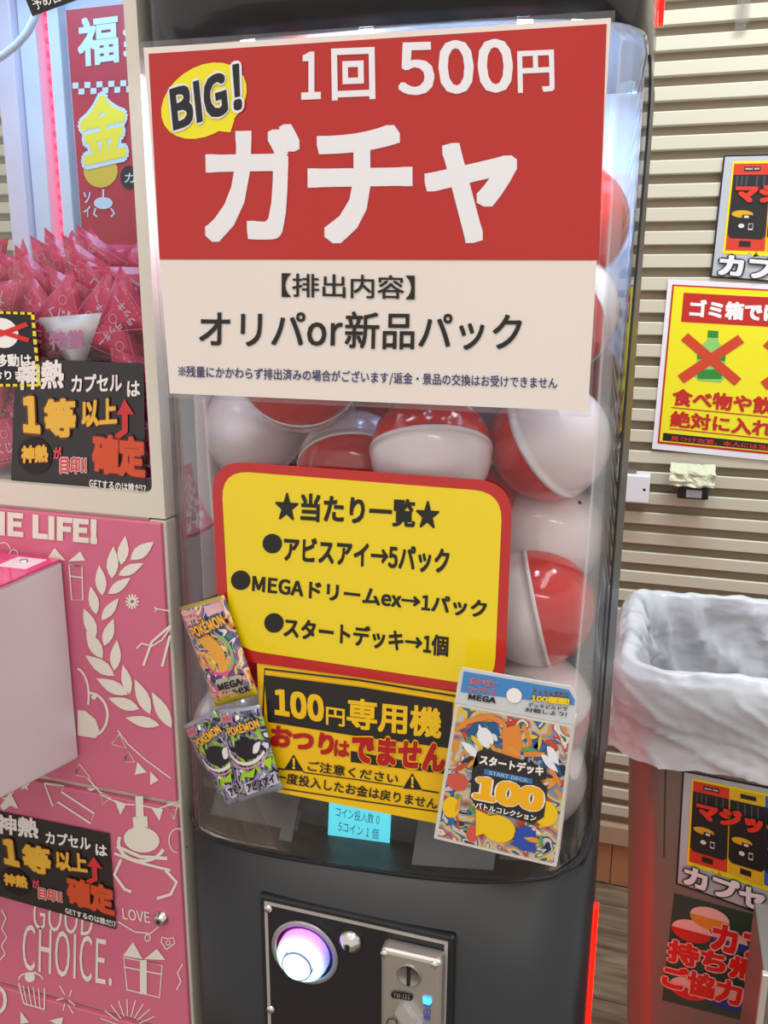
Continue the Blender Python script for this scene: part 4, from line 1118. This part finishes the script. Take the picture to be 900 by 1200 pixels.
p1 = wposter(WY - .002, [(848, 182), (916, 180.5), (905, 331), (832, 325)], 'grey poster showing capsule machines on the wall, above the yellow rubbish notice')
# yellow rubbish notice
nF = quad_map(plane_map(WY - .001), [(783, 327), (1000, 338), (992, 549), (764, 526)], 0)
nt_ = thing('poster', 'bright yellow no rubbish notice with crossed out bottle on the slatted wall', 'poster', tuple(nF(.4, 1)))
sheet(nF, [(0, 0), (1, 0), (1, 1), (0, 1)], mat('e9e8ee', .35, coat=.4), nt_, 'sheet', 4, 2, .0008)
ny = mat('f0e60a', .35, coat=.3, key='notice_lemon'); nr = mat('c3221c', .4)
sheet(nF, [(.025, .03), (.975, .03), (.975, .965), (.025, .965)], nr, nt_, 'red_border', 4, 2, .0002, 1)
sheet(nF, [(.035, .04), (.965, .04), (.965, .952), (.035, .952)], ny, nt_, 'yellow_field', 4, 2, .0002, 2)
I = Ink(nF, nr, 3); I.poly([(.09, .075), (.91, .075), (.91, .24), (.09, .245)]); I.done('headline_bar', nt_)
text(nF, 'ゴミ箱では', (.13, .215), (.62, .215), (.13, .11), WHITE, nt_, .05, 4)
text(nF, 'ありません', (.64, .215), (.9, .215), (.64, .11), WHITE, nt_, .05, 4)
def bottle(cx):
    I = Ink(nF, mat('8fcf6a', .4), 3); I.poly([(cx - .025, .30), (cx + .025, .30), (cx + .03, .34), (cx + .075, .41), (cx + .075, .56), (cx + .06, .58), (cx - .06, .58), (cx - .075, .56), (cx - .075, .41), (cx - .03, .34)]); I.done('bottle_print', nt_)
    I = Ink(nF, mat('2f8a30', .4), 3.5); I.poly([(cx - .028, .285), (cx + .028, .285), (cx + .028, .325), (cx - .028, .325)]); I.poly([(cx - .07, .52), (cx + .07, .50), (cx + .06, .56), (cx - .06, .57)]); I.poly([(cx - .075, .42), (cx + .075, .42), (cx + .075, .455), (cx - .075, .455)]); I.done('bottle_print', nt_)
    I = Ink(nF, mat('cf4420', .4), 4); I.seg([(cx - .15, .33), (cx + .15, .57)], .055); I.done('cross_print', nt_)
    I = Ink(nF, mat('cf4420', .4), 4.5); I.seg([(cx + .15, .32), (cx - .15, .58)], .055); I.done('cross_print', nt_)
bottle(.265); bottle(.70)
text(nF, '食べ物や飲み物は', (.08, .735), (.92, .745), (.08, .635), nr, nt_, .036, 4)
text(nF, '絶対に入れないで', (.08, .86), (.92, .87), (.08, .765), nr, nt_, .036, 4)
I = Ink(nF, nr, 3); I.strip([(.08, .748), (.92, .758)], .006); I.strip([(.08, .872), (.92, .882)], .006); I.done('underline', nt_)
I = Ink(nF, BLACK, 3); I.poly([(.05, .90), (.92, .905), (.92, .945), (.05, .945)]); I.done('black_bar', nt_)
text(nF, '見つけ次第、本人には当店の利用を禁止', (.09, .94), (.90, .94), (.09, .912), mat('e03020', .4), nt_, .02, 4)
# clear hanger strip
hg = thing('sign_hanger', 'clear plastic hanging strip at the top right of the wall', 'hanger', tuple(at(875, 25, WY)))
a = at(873, -40, WY - .005); b = at(880, 27, WY - .005)
box('strip', a.x, a.x + .004, WY - .008, WY - .005, b.z, b.z + .4, FILM, hg)
box('strip', a.x + .012, a.x + .016, WY - .008, WY - .005, b.z, b.z + .4, FILM, hg)
box('hook', a.x - .008, a.x + .012, WY - .006, WY - .004, b.z - .01, b.z + .05, FILM, hg)
# outlet box
a = at(722, 555, WY - .03); b = at(760, 590, WY - .03)
ob = thing('junction_box', 'small white plastic junction box on the wall just right of the capsule machine', 'electrical box', (b.x, WY, b.z))
box('case', a.x - .03, b.x, WY - .035, WY + .004, b.z, a.z, mat('e6e6ea', .35), ob, .003)
p = at(755, 574, WY - .036); lathe('hole', [(.003, .0006), (0, .0008)], (p.x, WY - .035, p.z), (0, -1, 0), BLACK, ob, 10)
box('bracket', a.x + .02, b.x - .03, WY - .02, WY + .004, a.z + .001, a.z + .006, mat('8a8680', .4, metal=.5), ob)
# black device with crumpled paper
a = at(795, 560, WY - .04); b = at(830, 586, WY - .04)
dv = thing('wall_device', 'small black device on the wall wrapped with crumpled cream tape, under the yellow notice', 'device', (a.x, WY, b.z))
box('case', a.x, b.x, WY - .045, WY + .004, b.z, a.z + .01, mat('1a1a1c', .3), dv, .004)
box('label_plate', a.x + .018, b.x - .014, WY - .0462, WY - .045, b.z + .004, b.z + .02, mat('b8bcc0', .3, metal=.3), dv)
bm = bmesh.new(); a = at(786, 545, WY - .05); b = at(837, 572, WY - .05)
G = []
for j in range(9):
    row = []
    for i in range(17):
        u, v = i / 16, j / 8
        n_ = noise.noise(Vector((u * 6, v * 5, 3.3)))
        y = WY - .052 + .012 * n_ + (.035 * max(0, .3 - v) / .3)
        row.append(bm.verts.new((a.x + (b.x - a.x) * u + .004 * noise.noise(Vector((v * 9, 1, 1))), y, a.z + (b.z - a.z) * v + .004 * noise.noise(Vector((u * 8, 2, 1))))))
    G.append(row)
for A_, B_ in zip(G, G[1:]):
    for i in range(16): bm.faces.new((A_[i], A_[i + 1], B_[i + 1], B_[i]))
o = fin('paper_tape', bm, mat('cfd0b4', .6), dv); o.modifiers.new('s', 'SOLIDIFY').thickness = .0012
# ================================================================== WASTE BIN
bn_ = thing('waste_bin', 'tall grey brown rectangular waste bin by the wall, right of the capsule machine', 'bin', (.16, 1.3, 0))
zR = .925
def binring(z, grow=0, n=10, rad=.045, wob=None):
    tp = (zR - z) * .062
    x0, x1, y0, y1 = -.020 + tp - grow, .36 - tp + grow, 1.122 + tp - grow, 1.44 - tp + grow
    r = rad + grow; out = []
    for cx, cy, a0 in ((x1 - r, y1 - r, 0), (x0 + r, y1 - r, 90), (x0 + r, y0 + r, 180), (x1 - r, y0 + r, 270)):
        for k_ in range(n + 1):
            t_ = math.radians(a0 + 90 * k_ / n); out.append(Vector((cx + r * math.cos(t_), cy + r * math.sin(t_), z)))
    return out
BINM = mat('80766d', .36, metal=.15, bump=.05, scale=300, key='bin_plastic')
bm = bmesh.new(); rings = []
for z, g in ((0, 0), (.01, .002), (.86, 0), (.90, .004), (zR, .004), (zR, -.004), (.5, -.006), (.06, -.006)): rings.append([bm.verts.new(p) for p in binring(z, g)])
for A_, B_ in zip(rings, rings[1:]):
    for i in range(len(A_)): bm.faces.new((A_[i], A_[(i + 1) % len(A_)], B_[(i + 1) % len(A_)], B_[i]))
bm.faces.new(rings[0]); bm.faces.new(rings[-1])
fin('body', bm, BINM, bn_, smooth=False)
for p in COL.objects[-1].data.polygons: p.use_smooth = True
bm = bmesh.new()
for xx in (.0275,):
    for z0, z1 in ((.05, .86),):
        t0, t1 = (zR - z0) * .062, (zR - z1) * .062
        V = [bm.verts.new(v) for v in ((xx + t0, 1.1215 + t0, z0), (xx + t0 + .0025, 1.1215 + t0, z0), (xx + t1 + .0025, 1.1215 + t1, z1), (xx + t1, 1.1215 + t1, z1))]
        bm.faces.new(V)
o = fin('groove', bm, mat('4a423c', .6), bn_)
# liner
bag = clear('x', (1, 1, 1)); bpy.data.materials.remove(bag)
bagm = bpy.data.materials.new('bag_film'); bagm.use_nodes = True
b_ = bagm.node_tree.nodes['Principled BSDF']; b_.inputs['Base Color'].default_value = lin('f3f7ff'); b_.inputs['Roughness'].default_value = .22  # blue tint of cool light put into the film's base colour
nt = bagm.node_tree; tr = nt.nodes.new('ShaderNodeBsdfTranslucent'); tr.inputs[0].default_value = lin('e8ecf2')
tp_ = nt.nodes.new('ShaderNodeBsdfTransparent'); m1 = nt.nodes.new('ShaderNodeMixShader'); m1.inputs[0].default_value = .4
m2 = nt.nodes.new('ShaderNodeMixShader'); m2.inputs[0].default_value = .12
tc = nt.nodes.new('ShaderNodeTexCoord'); nn_ = nt.nodes.new('ShaderNodeTexNoise'); nn_.noise_type = 'RIDGED_MULTIFRACTAL'; nn_.inputs['Scale'].default_value = 7; nn_.inputs['Detail'].default_value = 3; nn_.inputs['Roughness'].default_value = .4
wn_ = nt.nodes.new('ShaderNodeTexNoise'); wn_.inputs['Scale'].default_value = 7; wn_.inputs['Detail'].default_value = 3
wa_ = nt.nodes.new('ShaderNodeMixRGB'); wa_.blend_type = 'ADD'; wa_.inputs[0].default_value = .35
mp = nt.nodes.new('ShaderNodeMapping'); mp.inputs['Scale'].default_value = (1, 1, 1.5)
bp_ = nt.nodes.new('ShaderNodeBump'); bp_.inputs['Strength'].default_value = .75; bp_.inputs['Distance'].default_value = .03
nt.links.new(tc.outputs['Object'], mp.inputs[0]); nt.links.new(mp.outputs[0], wn_.inputs['Vector']); nt.links.new(mp.outputs[0], wa_.inputs[1]); nt.links.new(wn_.outputs['Color'], wa_.inputs[2]); nt.links.new(wa_.outputs[0], nn_.inputs['Vector']); nt.links.new(nn_.outputs['Fac'], bp_.inputs['Height'])
nt.links.new(bp_.outputs[0], b_.inputs['Normal'])
out = nt.nodes['Material Output']
nt.links.new(b_.outputs[0], m1.inputs[1]); nt.links.new(tr.outputs[0], m1.inputs[2]); nt.links.new(m1.outputs[0], m2.inputs[1]); nt.links.new(tp_.outputs[0], m2.inputs[2]); nt.links.new(m2.outputs[0], out.inputs[0])
def resample(P_, n):
    L = [0]; Q = P_ + [P_[0]]
    for a, b in zip(Q, Q[1:]): L.append(L[-1] + (b - a).length)
    out_ = []; i = 0
    for k_ in range(n):
        s = L[-1] * k_ / n
        while L[i + 1] < s: i += 1
        out_.append(Q[i].lerp(Q[i + 1], (s - L[i]) / (L[i + 1] - L[i])))
    return out_
def crease(v):
    return max(0, 1 - 7 * abs(noise.noise(v))) + .7 * max(0, 1 - 9 * abs(noise.noise(Vector((v.z + 5, v.x, v.y)) * 1.3)))
bm = bmesh.new(); NR = 420; rings = []
prof = []
for i in range(26): v = (i / 25) ** .8; prof.append((zR - .60 * (1 - v) , -.012 - .03 * (1 - v)))
prof += [(zR + .004, -.006), (zR + .006, .001), (zR + .004, .008), (zR - .002, .011)]
for i in range(1, 24): v = i / 23; prof.append((zR - .125 * v, .015 + .004 * v + .006 * math.sin(v * 7)))
c0 = Vector((.17, 1.28, 0))
for iz, (z, g) in enumerate(prof):
    P_ = resample(binring(z, g, rad=.05), NR); row = []
    for i, p in enumerate(P_):
        q = Vector((p.x * 1.0, p.y * 1.0, z)); d = Vector((p.x - c0.x, p.y - c0.y, 0)).normalized()
        inside = iz < 26; outer = iz > 29
        if inside:
            a = 1.0 * noise.noise(Vector((p.x * 9, p.y * 9, z * 6))) + .7 * crease(Vector((p.x * 9, p.y * 9, z * 8 + p.x * 3)))
            amt = -.020 * a * min(1, (zR - z) / .03 + .15)
        elif outer:
            a = 1.0 * noise.noise(Vector((p.x * 7 + 7, p.y * 7, z * 16))) + .9 * crease(Vector((p.x * 6, p.y * 6, z * 26 + p.x * 8)))
            amt = (.0075 * a + .003) * min(1, (iz - 29) / 9)
        else: amt = .003 * noise.noise(q * 25)
        zz_ = z + .007 * noise.noise(Vector((p.x * 11, p.y * 11, 2))) + (.004 * noise.noise(Vector((p.x * 40, p.y * 40, 5))))
        if outer: zz_ -= .010 * noise.noise(Vector((p.x * 6, p.y * 6, 9))) * (iz - 29) / 23
        row.append(bm.verts.new((p.x + d.x * amt, p.y + d.y * amt, zz_)))
    rings.append(row)
for A_, B_ in zip(rings, rings[1:]):
    for i in range(NR): bm.faces.new((A_[i], A_[(i + 1) % NR], B_[(i + 1) % NR], B_[i]))
bm.faces.new(rings[0])
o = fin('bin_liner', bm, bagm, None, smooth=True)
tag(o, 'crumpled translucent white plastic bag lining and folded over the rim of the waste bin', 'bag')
# posters on the bin
def binface(a, b, l=0):
    y = 1.13
    for _ in range(5):
        p = at(a, b, y); y = 1.122 + (zR - p.z) * .062 - .0015 - l * LAY
    return at(a, b, y)
wposter(binface, [(800, 903), (866, 916), (862, 1061), (792, 1036)], 'grey poster showing capsule machines on the front of the waste bin')
gF = quad_map(binface, [(790, 1047), (935, 1086), (925, 1210), (776, 1172)], 0)
gp = thing('poster', 'dark green poster with red outlined characters low on the waste bin', 'poster', tuple(gF(.5, 1)))
sheet(gF, [(0, 0), (1, 0), (1, 1), (0, 1)], mat('2c3f30', .35, coat=.3, var=.25, scale=14), gp, 'sheet', 2, 2, .0005)
for cx, cy, c, r in ((.30, .17, 'd98a20', .16), (.17, .33, 'c8201c', .16), (.47, .33, '28388c', .15), (.80, .42, 'c8201c', .20), (.20, .86, 'c8201c', .16), (.50, .86, '28388c', .17)):
    I = Ink(gF, mat('e6b6ae', .35), 1 + cx * .5); I.ell(cx, cy - .03, r, r * .62); I.done('capsule_print', gp)
    I = Ink(gF, mat(c, .35), 1.4 + cx * .5); I.poly([(cx + r * math.cos(t_), cy - .03 + r * .66 * math.sin(t_)) for t_ in [math.pi * k_ / 12 for k_ in range(13)]]); I.done('capsule_print', gp)
rr = mat('cc1a16', .35); rw = mat('e9b8ae', .4)
text(gF, 'カプセル', (.33, .42), (1.3, .41), (.33, .15), rr, gp, .05, 4, .06, rw)
text(gF, '持ち帰りに', (.0, .63), (1.2, .63), (.0, .42), rr, gp, .05, 4, .06, rw)
text(gF, 'ご協力ください', (-.02, .88), (1.5, .88), (-.02, .66), rr, gp, .05, 4, .06, rw)
# small foreground metal rack corner at the lower right edge
rk = thing('metal_case', 'brushed grey metal case corner at the lower right edge in front of the bin', 'case', (.2, .9, 0))
a = at(895, 1140, .9)
box('side', a.x, a.x + .2, .90, 1.02, .3, a.z, mat('8d8780', .4, metal=.6), rk, .001)
box('edge_trim', a.x - .002, a.x + .005, .894, .902, .3, a.z + .002, mat('d2cec8', .3, metal=.5), rk, .001)

flush()
bpy.context.view_layer.update()
o = text_now(tF, '特賞', (58, 411), (99, 409), (57, 388), mat('cf7aa8', .5), None, .03, 0)
t = white_packet
wm = t.matrix_basis.inverted()
for v in o.data.vertices: v.co = wm @ v.co
o.parent = t
prt = [pmesh(0), pmesh(1)]
for o, k_ in LATE:
    c = bpy.data.objects.new('lettering', prt[k_]); COL.objects.link(c); c.parent = o
